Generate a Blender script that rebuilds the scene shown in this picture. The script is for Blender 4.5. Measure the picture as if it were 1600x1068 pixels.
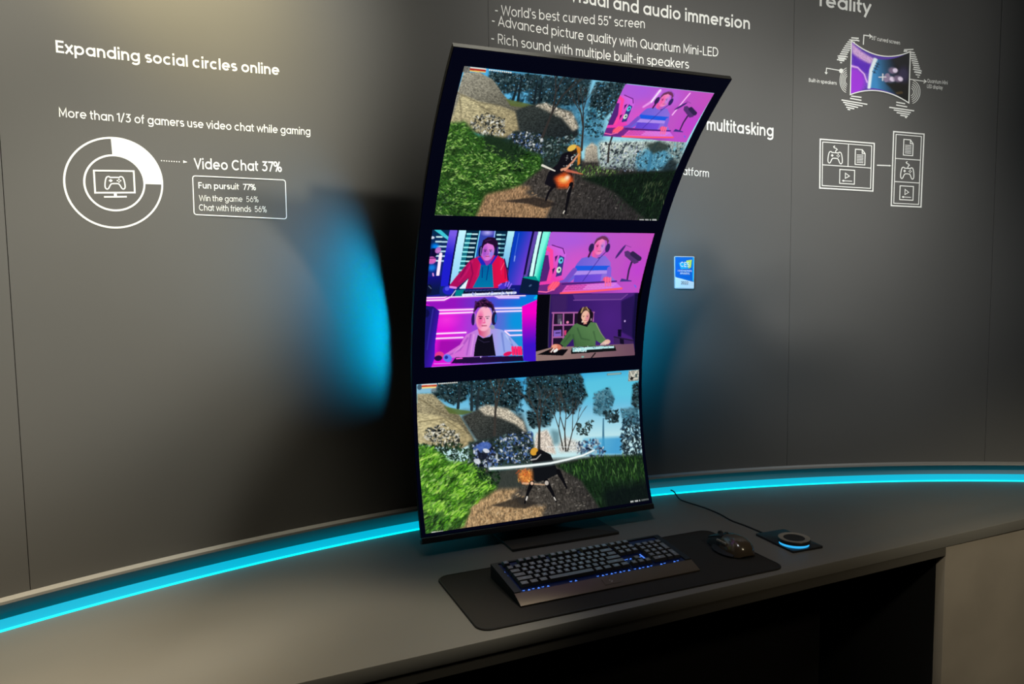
import bpy, bmesh, math
import numpy as np
from mathutils import Vector, Matrix

for o in list(bpy.data.objects): bpy.data.objects.remove(o, do_unlink=True)
SC = bpy.context.scene; COL = SC.collection
PI = math.pi; R = math.radians
DESK = 0.75                    # height of the counter top; the lower edge of the display hangs 5 cm above it
Z0 = DESK+.05

# ---------------------------------------------------------------- camera
cam = bpy.data.cameras.new('camera'); cam_o = bpy.data.objects.new('camera', cam); COL.objects.link(cam_o)
cam.sensor_width = 36; cam.lens = 1138.5/1600*36; cam.clip_start = .02
yaw, pitch, roll = R(22.677), R(-4.4975), R(-.7954)
fw = Vector((math.sin(yaw)*math.cos(pitch), math.cos(yaw)*math.cos(pitch), math.sin(pitch)))
rt = Vector((math.cos(yaw), -math.sin(yaw), 0)); up = rt.cross(fw)
rt2 = rt*math.cos(roll)+up*math.sin(roll); up2 = up*math.cos(roll)-rt*math.sin(roll)
M = Matrix((rt2, up2, -fw)).transposed().to_4x4(); M.translation = (-.8361, -1.7824, .6473+Z0)
cam_o.matrix_world = M
SC.camera = cam_o

# ---------------------------------------------------------------- world, exposure, room lamps
SC.view_settings.view_transform = 'Standard'; SC.view_settings.look = 'None'
SC.view_settings.exposure = 0; SC.view_settings.gamma = 1; SC.view_settings.use_curve_mapping = False
wd = bpy.data.worlds.new('world'); SC.world = wd; wd.use_nodes = True
wd.node_tree.nodes['Background'].inputs[0].default_value = (1, .95, .86, 1)
wd.node_tree.nodes['Background'].inputs[1].default_value = .006

def spot(name, loc, aim, power, size, blend=1., color=(1, .9, .74), rad=.07):
    l = bpy.data.lights.new(name, 'SPOT'); l.energy = power; l.spot_size = R(size); l.spot_blend = blend; l.color = color; l.shadow_soft_size = rad
    o = bpy.data.objects.new(name, l); COL.objects.link(o); o.location = loc
    o.rotation_euler = (Vector(aim)-Vector(loc)).to_track_quat('-Z', 'Y').to_euler(); return o
# ceiling spots of the stand and an added aisle fill (all above the frame)
SPOTS = [  # place, aim, cone, blend, power in red green blue
    ((-1.20, -0.40), (-1.20, 0.01, 1.20), 42, 0.5, (92, 86, 68)),
    ((-1.20, -1.30), (0.57, 0.22, 2.00), 42, 1, (209, 208, 196)),
    ((-0.30, -0.80), (1.20, -0.60, 0.20), 75, 0.5, (33, 33, 33)),
    ((-0.60, -2.40), (1.70, -0.60, 0.20), 30, 1, (410, 376, 289)),
    ((1.60, -2.40), (-1.20, 0.01, 2.00), 30, 0.5, (343, 336, 294)),
    ((-0.90, -0.80), (0.87, 0.16, 1.75), 30, 1, (226, 226, 215)),
    ((0.00, -0.80), (-0.91, 0.11, 2.00), 42, 0.5, (83, 82, 73)),
    ((0.30, -0.40), (-1.40, 0.00, 0.75), 30, 0.5, (184, 179, 154)),
    ((0.30, -0.80), (-1.00, -0.60, 0.20), 30, 0.5, (196, 178, 135)),
    ((0.60, -2.40), (0.87, 0.16, 2.30), 42, 0.5, (74, 74, 71)),
    ((-1.20, -0.80), (-0.91, 0.11, 2.30), 30, 1, (340, 291, 160)),
    ((1.20, -0.40), (1.15, 0.08, 1.75), 30, 1, (36, 36, 34)),
    ((.9, -3.3), (.8, -.45, .36), 30, 1, (105, 88, 60)), ((-1.55, -.75), (-1.25, -.4, .75), 34, 1, (165, 122, 66))]  # aisle fill added to brighten the apron; counter end
for q, aim, size, blend, p in SPOTS: spot('spot_or_fill', (*q, 3.0), aim, max(p), size, blend, tuple(v/max(p) for v in p), .16 if aim[:1] in ((.57,), (.87,)) else .11)
# ---------------------------------------------------------------- helpers
def mat(name, col, rough=.5, metal=0., spec=.5, emit=None, strength=0., noise=None, bump=None):
    m = bpy.data.materials.new(name); m.use_nodes = True; nt = m.node_tree; b = nt.nodes['Principled BSDF']
    b.inputs['Base Color'].default_value = (*col, 1); b.inputs['Roughness'].default_value = rough; b.inputs['Metallic'].default_value = metal
    b.inputs['Specular IOR Level'].default_value = spec
    if emit: b.inputs['Emission Color'].default_value = (*emit, 1); b.inputs['Emission Strength'].default_value = strength
    if noise or bump: tc = nt.nodes.new('ShaderNodeTexCoord')
    if noise:                                                       # (scale, amount, roughness amount): uneven paint and wear
        n = nt.nodes.new('ShaderNodeTexNoise'); n.inputs['Scale'].default_value = noise[0]; n.inputs['Detail'].default_value = 5
        nt.links.new(tc.outputs['Object'], n.inputs['Vector'])
        r = nt.nodes.new('ShaderNodeMapRange'); r.inputs['From Min'].default_value = .3; r.inputs['From Max'].default_value = .7
        r.inputs['To Min'].default_value = 1-noise[1]; r.inputs['To Max'].default_value = 1+noise[1]; nt.links.new(n.outputs['Fac'], r.inputs['Value'])
        x = nt.nodes.new('ShaderNodeVectorMath'); x.operation = 'SCALE'; x.inputs[0].default_value = col
        nt.links.new(r.outputs['Result'], x.inputs['Scale']); nt.links.new(x.outputs['Vector'], b.inputs['Base Color'])
        r2 = nt.nodes.new('ShaderNodeMapRange'); r2.inputs['From Min'].default_value = .3; r2.inputs['From Max'].default_value = .7
        r2.inputs['To Min'].default_value = rough-noise[2]; r2.inputs['To Max'].default_value = rough+noise[2]
        nt.links.new(n.outputs['Fac'], r2.inputs['Value']); nt.links.new(r2.outputs['Result'], b.inputs['Roughness'])
    if bump:
        n = nt.nodes.new('ShaderNodeTexNoise'); n.inputs['Scale'].default_value = bump[0]; n.inputs['Detail'].default_value = 3
        nt.links.new(tc.outputs['Object'], n.inputs['Vector'])
        k = nt.nodes.new('ShaderNodeBump'); k.inputs['Strength'].default_value = bump[1]; k.inputs['Distance'].default_value = .001
        nt.links.new(n.outputs['Fac'], k.inputs['Height']); nt.links.new(k.outputs['Normal'], b.inputs['Normal'])
    return m
M_ = dict(
    wall=mat('grey wall paint', (.112, .108, .102), .65, spec=.1, noise=(1.3, .05, .05), bump=(900, .06)),
    joint=mat('dark joint', (.03, .03, .03), .8),
    white=mat('white vinyl', (.86, .85, .80), .55),
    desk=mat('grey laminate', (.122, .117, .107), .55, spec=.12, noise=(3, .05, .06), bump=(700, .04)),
    fascia=mat('grey cove paint', (.2, .2, .2), .6, spec=.2),
    lip=mat('pale grey ledge', (.30, .29, .27), .5, spec=.3),
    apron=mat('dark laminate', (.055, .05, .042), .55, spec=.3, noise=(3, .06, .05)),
    side=mat('taupe panel', (.16, .14, .115), .6, spec=.3, noise=(5, .1, .05)),
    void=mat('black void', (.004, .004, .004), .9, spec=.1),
    led=mat('cyan light strip', (.02, .1, .12), .5, emit=(0, .48, .70), strength=.95),
    ledback=mat('cyan back strip', (.02, .1, .12), .5, emit=(0, .6, .85), strength=1.5),
    ledcore=mat('cyan light core', (.02, .1, .12), .5, emit=(0, .85, .98), strength=1.6),
    black=mat('black plastic', (.012, .012, .013), .38, spec=.4),
    glass=mat('black display glass', (.002, .002, .003), .22, spec=.25, emit=(.0006, .001, .006), strength=1),
    frame=mat('dark painted metal', (.028, .027, .024), .55, spec=.2), edge=mat('black painted rim', (.013, .012, .010), .6, spec=.12),
    bias=mat('blue back light', (.02, .05, .1), .5, emit=(0, .28, .56), strength=4),
    mat_=mat('black cloth', (.018, .016, .014), .8, spec=.2, bump=(2500, .3)),
    bronze=mat('brushed bronze metal', (.12, .095, .07), .42, metal=.6),
    key=mat('screenlit key plastic', (.13, .135, .14), .36, spec=.7),  # pale grey puts the display's reflection on the key tops into the colour
    keyglyph=mat('lit key legend', (.1, .1, .1), .5, emit=(.5, .7, 1), strength=.35),
    keyglow=mat('blue key light', (.002, .006, .02), .5, emit=(.01, .06, .4), strength=.025),
    keyspark=mat('blue white key light', (.01, .02, .05), .5, emit=(.07, .22, .9), strength=1.2),
    mouse=mat('dark glossy plastic', (.055, .040, .025), .2, spec=.8),
    rubber=mat('black rubber', (.012, .012, .012), .6, spec=.3),
    ring=mat('satin grey metal', (.26, .24, .20), .4, metal=.3),
    dial=mat('dial light', (.01, .05, .08), .5, emit=(.03, .42, .85), strength=1.1),
    floor=mat('dark carpet', (.03, .028, .026), .95, spec=.1, noise=(40, .2, .02)),
    ceil=mat('black ceiling', (.02, .02, .02), .9),
    blue=mat('blue print', (.004, .16, .62), .35), cyan=mat('light blue print', (.02, .5, .86), .35), yellow=mat('yellow print', (.75, .85, .12), .4), paper=mat('white print', (.85, .88, .88), .4), grey=mat('grey print', (.12, .14, .16), .5), badge=mat('clear acrylic', (.55, .6, .62), .15),
)
def link(o, parent=None):
    COL.objects.link(o)
    if parent: o.parent = parent
    return o
def obj(name, bm, m, parent=None, smooth=None, bevel=0):
    bmesh.ops.recalc_face_normals(bm, faces=bm.faces)
    if bevel:
        es = [e for e in bm.edges if len(e.link_faces) == 2 and e.calc_face_angle(0) > R(50)]
        bmesh.ops.bevel(bm, geom=es, offset=bevel, segments=3, profile=.5, affect='EDGES', clamp_overlap=True)
    me = bpy.data.meshes.new(name); bm.to_mesh(me); bm.free()
    for k in (m if isinstance(m, (list, tuple)) else [m]): me.materials.append(M_[k] if isinstance(k, str) else k)
    if smooth is not None or bevel:
        for p in me.polygons: p.use_smooth = True
        me.set_sharp_from_angle(angle=R(smooth or 35))
    return link(bpy.data.objects.new(name, me), parent)
def thing(name, label, cat, loc=(0, 0, 0), rz=0, group=None):
    o = link(bpy.data.objects.new(name, None)); o.location = loc; o.rotation_euler.z = rz; o.empty_display_size = .05
    return tag(o, label, cat, group)
def tag(o, label, cat, group=None):
    o['label'] = label; o['category'] = cat
    if group: o['group'] = group
    return o
def struct(o): o['kind'] = 'structure'; return o
def prism(bm, pts, z0, z1):
    """vertical prism over a plan outline"""
    a = [bm.verts.new((x, y, z0)) for x, y in pts]; b = [bm.verts.new((x, y, z1)) for x, y in pts]; n = len(a)
    bm.faces.new(a[::-1]); bm.faces.new(b)
    for i in range(n): bm.faces.new((a[i], a[(i+1) % n], b[(i+1) % n], b[i]))
def box(bm, x0, x1, y0, y1, z0, z1): prism(bm, [(x0, y0), (x1, y0), (x1, y1), (x0, y1)], z0, z1)
def rrect(x0, x1, y0, y1, r, n=6):
    out = []
    for cx, cy, a in ((x1-r, y1-r, 0), (x0+r, y1-r, 90), (x0+r, y0+r, 180), (x1-r, y0+r, 270)):
        out += [(cx+r*math.cos(R(a+90*i/n)), cy+r*math.sin(R(a+90*i/n))) for i in range(n+1)]
    return out
def loft(bm, rings, cap=True):
    vs = [[bm.verts.new(p) for p in r] for r in rings]; n = len(vs[0])
    for a, b in zip(vs, vs[1:]):
        for i in range(n): bm.faces.new((a[i], a[(i+1) % n], b[(i+1) % n], b[i]))
    if cap: bm.faces.new(vs[0][::-1]); bm.faces.new(vs[-1])
def lathe(bm, prof, n=64):
    loft(bm, [[(r*math.cos(2*PI*i/n), r*math.sin(2*PI*i/n), z) for i in range(n)] for r, z in prof])
def sweep(bm, pts, r, n=10):
    """round tube along a smooth curve through pts"""
    P = [Vector(p) for p in pts]; C = []
    for i in range(len(P)-1):
        p0, p1, p2, p3 = P[max(i-1, 0)], P[i], P[i+1], P[min(i+2, len(P)-1)]
        for k in range(8):
            t = k/8; C.append(.5*(2*p1+(p2-p0)*t+(2*p0-5*p1+4*p2-p3)*t*t+(3*p1-p0-3*p2+p3)*t**3))
    C.append(P[-1]); rings = []
    for i, p in enumerate(C):
        d = (C[min(i+1, len(C)-1)]-C[max(i-1, 0)]).normalized(); s = d.cross(Vector((0, 0, 1)) if abs(d.z) < .9 else Vector((1, 0, 0))).normalized(); u = s.cross(d)
        rings.append([p+r*(math.cos(2*PI*j/n)*s+math.sin(2*PI*j/n)*u) for j in range(n)])
    loft(bm, rings)

# ---------------------------------------------------------------- the setting: concave wall, ledge, room
CX, CY, RL = .0729, -3.1943, 3.4220              # plan circle of the ledge behind the counter
RW = RL+.025                                     # the wall stands a little further back
def cyl(u, z, r=RW):
    """point of the curved wall: u metres along it, height z above the counter's display datum"""
    a = u/RW; return Vector((CX+r*math.sin(a), CY+r*math.cos(a), z+Z0))
def curved(bm, u0, u1, z0, z1, r0, r1, n):
    loft(bm, [[cyl(u, z0, r0), cyl(u, z1, r0), cyl(u, z1, r1), cyl(u, z0, r1)] for u in np.linspace(u0, u1, n)])
ZT = 2.3
bm = bmesh.new()
seams = [-3.6, -2.5, -1.3125, -.1197, .9207, 1.6149, 2.75, 3.9]
for a, b in zip(seams, seams[1:]): curved(bm, a+.0007, b-.0007, .0131, ZT-.001, RW, RW+.02, 28)
curved(bm, -3.6, 3.9, .0131, ZT-.001, RW+.021, RW+.06, 120)
for f in bm.faces:
    if all((Vector((v.co.x-CX, v.co.y-CY)).length > RW+.0205) for v in f.verts): f.material_index = 1
w = obj('wall_back', bm, ['wall', 'joint'], smooth=20); struct(w)
bm = bmesh.new(); curved(bm, -3.6, 3.9, -.05, .0069, RL+.032, RW+.06, 120); struct(obj('trim_1', bm, 'fascia', smooth=30))
bm = bmesh.new(); curved(bm, -3.6, 3.9, .007, .013, RL-.002, RW+.06, 120); struct(obj('trim_2', bm, 'lip', smooth=30))
bm = bmesh.new(); box(bm, -4, 4.4, -5, 1.2, -.05, 0); struct(obj('floor', bm, 'floor'))
bm = bmesh.new(); box(bm, -4, 4.4, -5, 1.2, Z0+ZT, Z0+ZT+.05); struct(obj('ceiling', bm, 'ceil'))

led = thing('light_strip', 'glowing cyan light strip running along the foot of the curved grey wall', 'light strip', cyl(.1, -.05, RL))
def rel(o, root): o.location = -root.location; return o
US = np.linspace(-3, 2.5, 130)
bm = bmesh.new(); loft(bm, [[cyl(u, -.0498, RL+.0075), cyl(u, -.0498, RL+.0065), cyl(u, -.046, RL+.0065), cyl(u, -.026, RL+.0070), cyl(u, -.026, RL+.0076)] for u in US])
rel(obj('diffuser', bm, 'led', led, 60), led)
bm = bmesh.new(); loft(bm, [[cyl(u, -.0498, RL+.0115), cyl(u, -.0498, RL+.0078), cyl(u, -.027, RL+.0078), cyl(u, -.027, RL+.0090)] for u in US])
rel(obj('rear_strip', bm, 'ledback', led, 60), led)
bm = bmesh.new(); loft(bm, [[cyl(u, -.0498, RL+.0063), cyl(u, -.0498, RL), cyl(u, -.0470, RL+.0002), cyl(u, -.0470, RL+.0063)] for u in US])
rel(obj('light_tape', bm, 'ledcore', led, 60), led)

# ---------------------------------------------------------------- counter
def front(x): return -.475+.0215*x
ct = thing('counter', 'long dark grey counter with a glowing back edge along the curved wall', 'counter', (0, -.2, 0))
arcpts = [tuple(cyl(u, 0, RL+.0315)[:2]) for u in np.linspace(2.05, -2.5, 70)]
xl, xr = arcpts[-1][0], arcpts[0][0]
def crel(name, bm, m, **k): return rel(obj(name, bm, m, ct, **k), ct)
bm = bmesh.new(); prism(bm, [(xl, front(xl)-.3), (-1.6, front(-1.6)), (xr, front(xr))]+arcpts, DESK-.03, DESK); crel('worktop', bm, 'desk', bevel=.0012)
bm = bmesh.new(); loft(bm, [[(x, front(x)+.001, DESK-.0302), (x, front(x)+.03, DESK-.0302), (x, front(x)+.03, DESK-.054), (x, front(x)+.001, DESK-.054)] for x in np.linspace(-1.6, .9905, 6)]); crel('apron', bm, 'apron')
bm = bmesh.new(); prism(bm, [(.992, front(.992)+.002), (xr-.3, front(xr)+.002), (xr-.3, front(xr)+.03), (.992, front(.992)+.03)], 0, DESK-.0315); crel('side_panel', bm, 'side', bevel=.001)
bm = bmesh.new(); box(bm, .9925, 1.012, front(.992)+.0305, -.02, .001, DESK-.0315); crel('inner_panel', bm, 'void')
bm = bmesh.new(); box(bm, -1.6, .99, -.02, .0, 0.001, DESK-.031); crel('back_panel', bm, 'void')  # black sheet, the darkness of the knee space put into its colour
# ---------------------------------------------------------------- a geometric stroke alphabet for the wall lettering
def glyphs(w):
    """centre lines of the letters for a pen of width w; capitals .70 tall, small letters .52; returns {char: (strokes, advance)}"""
    b = w/2; X = .52-w/2; C = .70-w/2; AS = .73; m = .047+w/2; G = {}
    def ar(cx, cy, rx, ry, a0, a1, n=None):
        n = n or max(4, int(abs(a1-a0)/11)); return [(cx+rx*math.cos(R(a0+(a1-a0)*i/n)), cy+ry*math.sin(R(a0+(a1-a0)*i/n))) for i in range(n+1)]
    cy = (X+b)/2; ry = (X-b)/2; rx = .215; cx = m+rx; e = m+2*rx
    O = ar(cx, cy, rx, ry, 0, 360, 40); q = .035
    add = lambda ch, adv, *st: G.__setitem__(ch, (st, adv))
    add('o', e+m, O); add('a', e+m, O, [(e, 0), (e, .52)]); add('b', e+m, O, [(m, 0), (m, AS)]); add('d', e+m, O, [(e, 0), (e, AS)])
    add('p', e+m, O, [(m, -.2), (m, .52)]); add('q', e+m, O, [(e, -.2), (e, .52)])
    add('g', e+m, O, [(e, .52), (e, -.02)]+ar(cx, -.02, rx, .16-b*.3, 0, -150))
    add('c', e+m-.04, ar(cx, cy, rx, ry, 48, 312)); add('e', e+m-.01, [(m+.01, cy), (e, cy)]+ar(cx, cy, rx, ry, 0, 318)[1:])
    hx = m+.35; hr = .175
    arch = [(m+2*hr, 0)]+ar(m+hr, X-hr, hr, hr, 0, 180)
    add('n', hx+m, [(m, 0), (m, .52)], arch); add('h', hx+m, [(m, 0), (m, AS)], arch); add('u', hx+m, [(hx, 0), (hx, .52)], [(m, .52)]+ar(m+hr, b+hr, hr, hr, 180, 360))
    mr = .145; add('m', m*2+4*mr, [(m, 0), (m, .52)], [(m+2*mr, 0)]+ar(m+mr, X-mr, mr, mr, 0, 180), [(m+4*mr, 0)]+ar(m+3*mr, X-mr, mr, mr, 0, 180))
    add('r', m+.24, [(m, 0), (m, .52)], ar(m+.18, X-.18, .18, .18, 180, 82)); add('i', 2*m, [(m, 0), (m, .52)], [(m, .61), (m, .61+w*1.1)]); add('j', 2*m, [(m, -.15), (m, .52)], [(m, .6), (m, .6+w)])
    add('l', 2*m, [(m, 0), (m, AS)]); add('k', m+.36, [(m, 0), (m, AS)], [(m+.30, .52), (m+.02, .23)], [(m+.09, .30), (m+.32, 0)])
    add('t', .33, [(.13, .67), (.13, b+.10)]+ar(.24, b+.10, .11, .10, 180, 280), [(.02, X), (.30, X)])
    add('f', .31, [(.13, 0), (.13, AS-b-.10)]+ar(.24, AS-b-.11, .11, .11, 180, 85), [(.02, X), (.29, X)])
    sr = ry/2; sx = .155; s0 = m+sx
    add('s', 2*m+2*sx-.03, ar(s0, cy+sr, sx, sr, 40, 180)+ar(s0, cy+sr, sx, sr, 180, 268)[1:]+ar(s0, cy-sr, sx, sr, 90, -140)[1:])
    v = .22
    add('v', 2*v+.06, [(.03+b*.4, .52), (.03+v, b), (.03+2*v-b*.4, .52)]); add('y', 2*v+.06, [(.03+b*.4, .52), (.03+v, .03)], [(.03+2*v-b*.4, .52), (.03+v-.115, -.2)])
    add('w', .74, [(.03+b*.4, .52), (.20, b), (.37, X), (.54, b), (.71-b*.4, .52)]); add('x', .48, [(.05, 0), (.43, .52)], [(.05, .52), (.43, 0)]); add('z', .46, [(.05, X), (.40, X), (.06, b), (.42, b)])
    CY = (C+b)/2; CR = (C-b)/2; cw = .29
    add('C', 2*m+2*cw-.06, ar(m+cw, CY, cw, CR, 46, 314)); add('O', 2*m+2*cw, ar(m+cw, CY, cw, CR, 0, 360, 44)); add('Q', 2*m+2*cw, ar(m+cw, CY, cw, CR, 0, 360, 44), [(m+cw+.08, .2), (m+2*cw+.01, 0)])
    add('D', 2*m+.46, [(m, b)]+ar(m+.17, CY, .29, CR, -90, 90)+[(m, C)], [(m, 0), (m, .70)]); add('E', m+.42, [(m+.38, C), (m, C), (m, b), (m+.38, b)], [(m, CY), (m+.34, CY)]); add('F', m+.40, [(m+.36, C), (m, C), (m, 0)], [(m, CY), (m+.32, CY)])
    add('L', m+.38, [(m, .70), (m, b), (m+.34, b)]); add('M', 2*m+.52, [(m, 0), (m, .69), (m+.26, .16), (m+.52, .69), (m+.52, 0)]); add('N', 2*m+.44, [(m, 0), (m, .69), (m+.44, .01), (m+.44, .70)])
    add('R', m+.46, [(m, 0), (m, .70)], [(m, C), (m+.20, C)]+ar(m+.20, C-.175, .175, .175, 90, -90)+[(m, C-.35)], [(m+.18, C-.35), (m+.37, 0)]); add('B', m+.46, [(m, 0), (m, .70)], [(m, C), (m+.18, C)]+ar(m+.18, (C+CY)/2, .155, (C-CY)/2, 90, -90)+[(m, CY)], [(m+.18, CY)]+ar(m+.19, (CY+b)/2, .185, (CY-b)/2, 90, -90)+[(m, b)])
    add('S', 2*m+.36, ar(m+.19, (C+CY)/2, .19, (C-CY)/2, 38, 268)+ar(m+.19, (CY+b)/2, .19, (CY-b)/2, 90, -142)[1:]); add('T', .54, [(.02, C), (.52, C)], [(.27, 0), (.27, C)])
    add('V', .60, [(.03+b*.4, .70), (.30, b), (.57-b*.4, .70)]); add('W', .88, [(.03+b*.4, .70), (.23, b), (.44, C), (.65, b), (.85-b*.4, .70)]); add('A', .62, [(.04, 0), (.31, .68), (.58, 0)], [(.15, .21), (.47, .21)])
    add('I', 2*m, [(m, 0), (m, .70)])
    add('0', 2*m+.40, ar(m+.20, CY, .20, CR, 0, 360, 40)); add('1', m+.22, [(.03, .58), (m+.10, C-.01)], [(m+.12, 0), (m+.12, .70)])
    add('2', 2*m+.36, ar(m+.18, C-.18, .18, .18, 165, -38)+[(m+.01, b), (m+.38, b)]); add('3', 2*m+.36, [(m+.01, C), (m+.34, C), (m+.14, .43)]+ar(m+.16, b+.19, .20, .19, 88, -150)[1:])
    add('5', 2*m+.36, [(m+.34, C), (m+.05, C), (m+.02, .36)]+ar(m+.16, b+.20, .20, .20, 120, -148)[1:]); add('6', 2*m+.40, ar(m+.20, b+.20, .20, .20, 0, 360, 36), [(m+.03, b+.28), (m+.26, .70)]); add('7', .46, [(.03, C), (.41, C), (.15, 0)])
    add('%', .72, ar(.18, C-.12, .12, .14, 0, 360, 24), ar(.54, b+.12, .12, .14, 0, 360, 24), [(.52, .70), (.20, 0)]); add('/', .40, [(.05, -.04), (.35, .74)]); add('-', .36, [(.06, .27), (.30, .27)])
    add("'", .16, [(.08, .52), (.08, .72)]); add('"', .26, [(.08, .54), (.08, .72)], [(.18, .54), (.18, .72)]); add(' ', .23)
    return G
def strip_bm(bm, pts, w, closed=False, z=0.):
    """a flat printed stroke of width w along a drawn line, with mitred joints"""
    P = [Vector((p[0], p[1])) for p in pts]; n = len(P); L = []; Rr = []
    for i in range(n):
        a = P[i-1] if (i or closed) else P[i]; b = P[(i+1) % n] if (i < n-1 or closed) else P[i]
        d1 = (P[i]-a).normalized() if a != P[i] else (b-P[i]).normalized(); d2 = (b-P[i]).normalized() if b != P[i] else d1
        t = (d1+d2).normalized() if (d1+d2).length > 1e-6 else d1; nn = Vector((-t.y, t.x)); k = w/2/max(.45, nn.dot(Vector((-d1.y, d1.x))))
        L.append(bm.verts.new((*(P[i]+nn*k), z))); Rr.append(bm.verts.new((*(P[i]-nn*k), z)))
    for i in range(n if closed else n-1): j = (i+1) % n; bm.faces.new((Rr[i], Rr[j], L[j], L[i]))
def patch(bm, pts, z=0.): bm.faces.new([bm.verts.new((p[0], p[1], z)) for p in pts])
fan = patch
def lettering_bm(body, w):
    G = glyphs(w); bm = bmesh.new(); x = 0; k = 0
    for ch in body:
        st, adv = G[ch]
        for s in st: strip_bm(bm, [(px_+x, py_) for px_, py_ in s], w, s[0] == s[-1] and len(s) > 6, (k % 5)*.00006); k += 1
        x += adv
    return bm
# ---------------------------------------------------------------- pictures shown on the display (drawn in code)
class Sheet:
    """a small raster drawing board; shapes are given in the coordinates of the current view"""
    def __init__(self, quad, w, h, seed=1, ss=2):
        self.W, self.H, self.ss = w*ss, h*ss, ss
        self.a = np.zeros((self.H, self.W, 3)); self.rs = np.random.RandomState(seed)
        src = np.array(quad, float); dst = np.array([(0, 0), (self.W, 0), (self.W, self.H), (0, self.H)], float)
        A = []; b = []
        for (x, y), (u, v) in zip(src, dst):
            A.append([x, y, 1, 0, 0, 0, -u*x, -u*y]); b.append(u)
            A.append([0, 0, 0, x, y, 1, -v*x, -v*y]); b.append(v)
        self.M = np.append(np.linalg.solve(np.array(A), np.array(b)), 1).reshape(3, 3)
        self.view(0, 0, 1); self.clip = None
        self.k = self.W/np.hypot(*(src[1]-src[0]))          # sheet pixels per unit
    def view(self, ox, oy, s): self.o = np.array((ox, oy), float); self.s = float(s); return self
    def T(self, pts):
        p = np.atleast_2d(np.array(pts, float))/self.s+self.o
        q = np.c_[p, np.ones(len(p))] @ self.M.T
        return q[:, :2]/q[:, 2:]
    def box(self, q, pad=2):
        x0 = max(int(q[:, 0].min()-pad), 0); x1 = min(int(q[:, 0].max()+pad)+1, self.W)
        y0 = max(int(q[:, 1].min()-pad), 0); y1 = min(int(q[:, 1].max()+pad)+1, self.H)
        return x0, x1, y0, y1
    def put(self, x0, x1, y0, y1, m, col):
        if self.clip is not None: m = m*self.clip[y0:y1, x0:x1]
        col = np.asarray(col, float)
        r = self.a[y0:y1, x0:x1]
        r += (col-r)*m[..., None]
    def inside(self, q, x0, x1, y0, y1):
        X = np.arange(x0, x1)+.5; Y = (np.arange(y0, y1)+.5)[:, None]
        ins = np.zeros((y1-y0, x1-x0), bool); n = len(q)
        for i in range(n):
            (ax, ay), (bx, by) = q[i], q[(i+1) % n]
            if ay == by: continue
            ins ^= ((ay > Y) != (by > Y)) & (X < (bx-ax)*(Y-ay)/(by-ay)+ax)
        return ins.astype(float)
    def setclip(self, pts=None):
        self.clip = None
        if pts is not None: self.clip = self.inside(self.T(pts), 0, self.W, 0, self.H)
    def poly(self, pts, col, a=1., to=None, ends=None, soft=0, noise=None):
        """flat, or blending from col to «to» between the two points of ends"""
        q = self.T(pts); x0, x1, y0, y1 = self.box(q, 2+soft*2)
        if x1 <= x0 or y1 <= y0: return
        m = self.inside(q, x0, x1, y0, y1)
        if soft: m = blur(m, soft)
        c = np.array(col, float)/255
        if to is not None:
            e = self.T(ends); d = e[1]-e[0]
            X, Y = np.meshgrid(np.arange(x0, x1), np.arange(y0, y1))
            t = np.clip(((X-e[0, 0])*d[0]+(Y-e[0, 1])*d[1])/(d@d), 0, 1)[..., None]
            c = c*(1-t)+np.array(to, float)/255*t
        if noise:
            f, amt, st = noise
            n = fbm(y1-y0, x1-x0, f, self.rs, st)[..., None]
            c = np.clip(c*(1+amt*(n-.5)*2), 0, 1)
        self.put(x0, x1, y0, y1, m*a, c)
    def line(self, pts, w, col, a=1., w2=None, soft=1.):
        q = self.T(pts); k = self.k/self.s; wa = w*k/2; wb = (w if w2 is None else w2)*k/2
        x0, x1, y0, y1 = self.box(q, max(wa, wb)+2)
        if x1 <= x0 or y1 <= y0: return
        X, Y = np.meshgrid(np.arange(x0, x1)+.5, np.arange(y0, y1)+.5); m = np.zeros(X.shape); n = len(q)-1
        for i in range(n):
            p, d = q[i], q[i+1]-q[i]; L = d@d+1e-9
            t = np.clip(((X-p[0])*d[0]+(Y-p[1])*d[1])/L, 0, 1)
            r = wa+(wb-wa)*(i+t)/n
            m = np.maximum(m, np.clip((r-np.hypot(X-p[0]-t*d[0], Y-p[1]-t*d[1]))/soft+.5, 0, 1))
        self.put(x0, x1, y0, y1, m*a, np.array(col, float)/255)
    def ell(self, cx, cy, rx, ry, col, a=1., ang=0, soft=.15):
        q = self.T([(cx, cy)])[0]; k = self.k/self.s; rx *= k; ry *= k; R = max(rx, ry)
        x0, x1 = max(int(q[0]-R-1), 0), min(int(q[0]+R+2), self.W); y0, y1 = max(int(q[1]-R-1), 0), min(int(q[1]+R+2), self.H)
        if x1 <= x0 or y1 <= y0: return
        X, Y = np.meshgrid(np.arange(x0, x1)+.5-q[0], np.arange(y0, y1)+.5-q[1]); c, s = math.cos(ang), math.sin(ang)
        d = np.hypot((X*c+Y*s)/max(rx, .4), (-X*s+Y*c)/max(ry, .4))
        self.put(x0, x1, y0, y1, np.clip((1-d)/soft, 0, 1)*a, np.array(col, float)/255)
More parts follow.
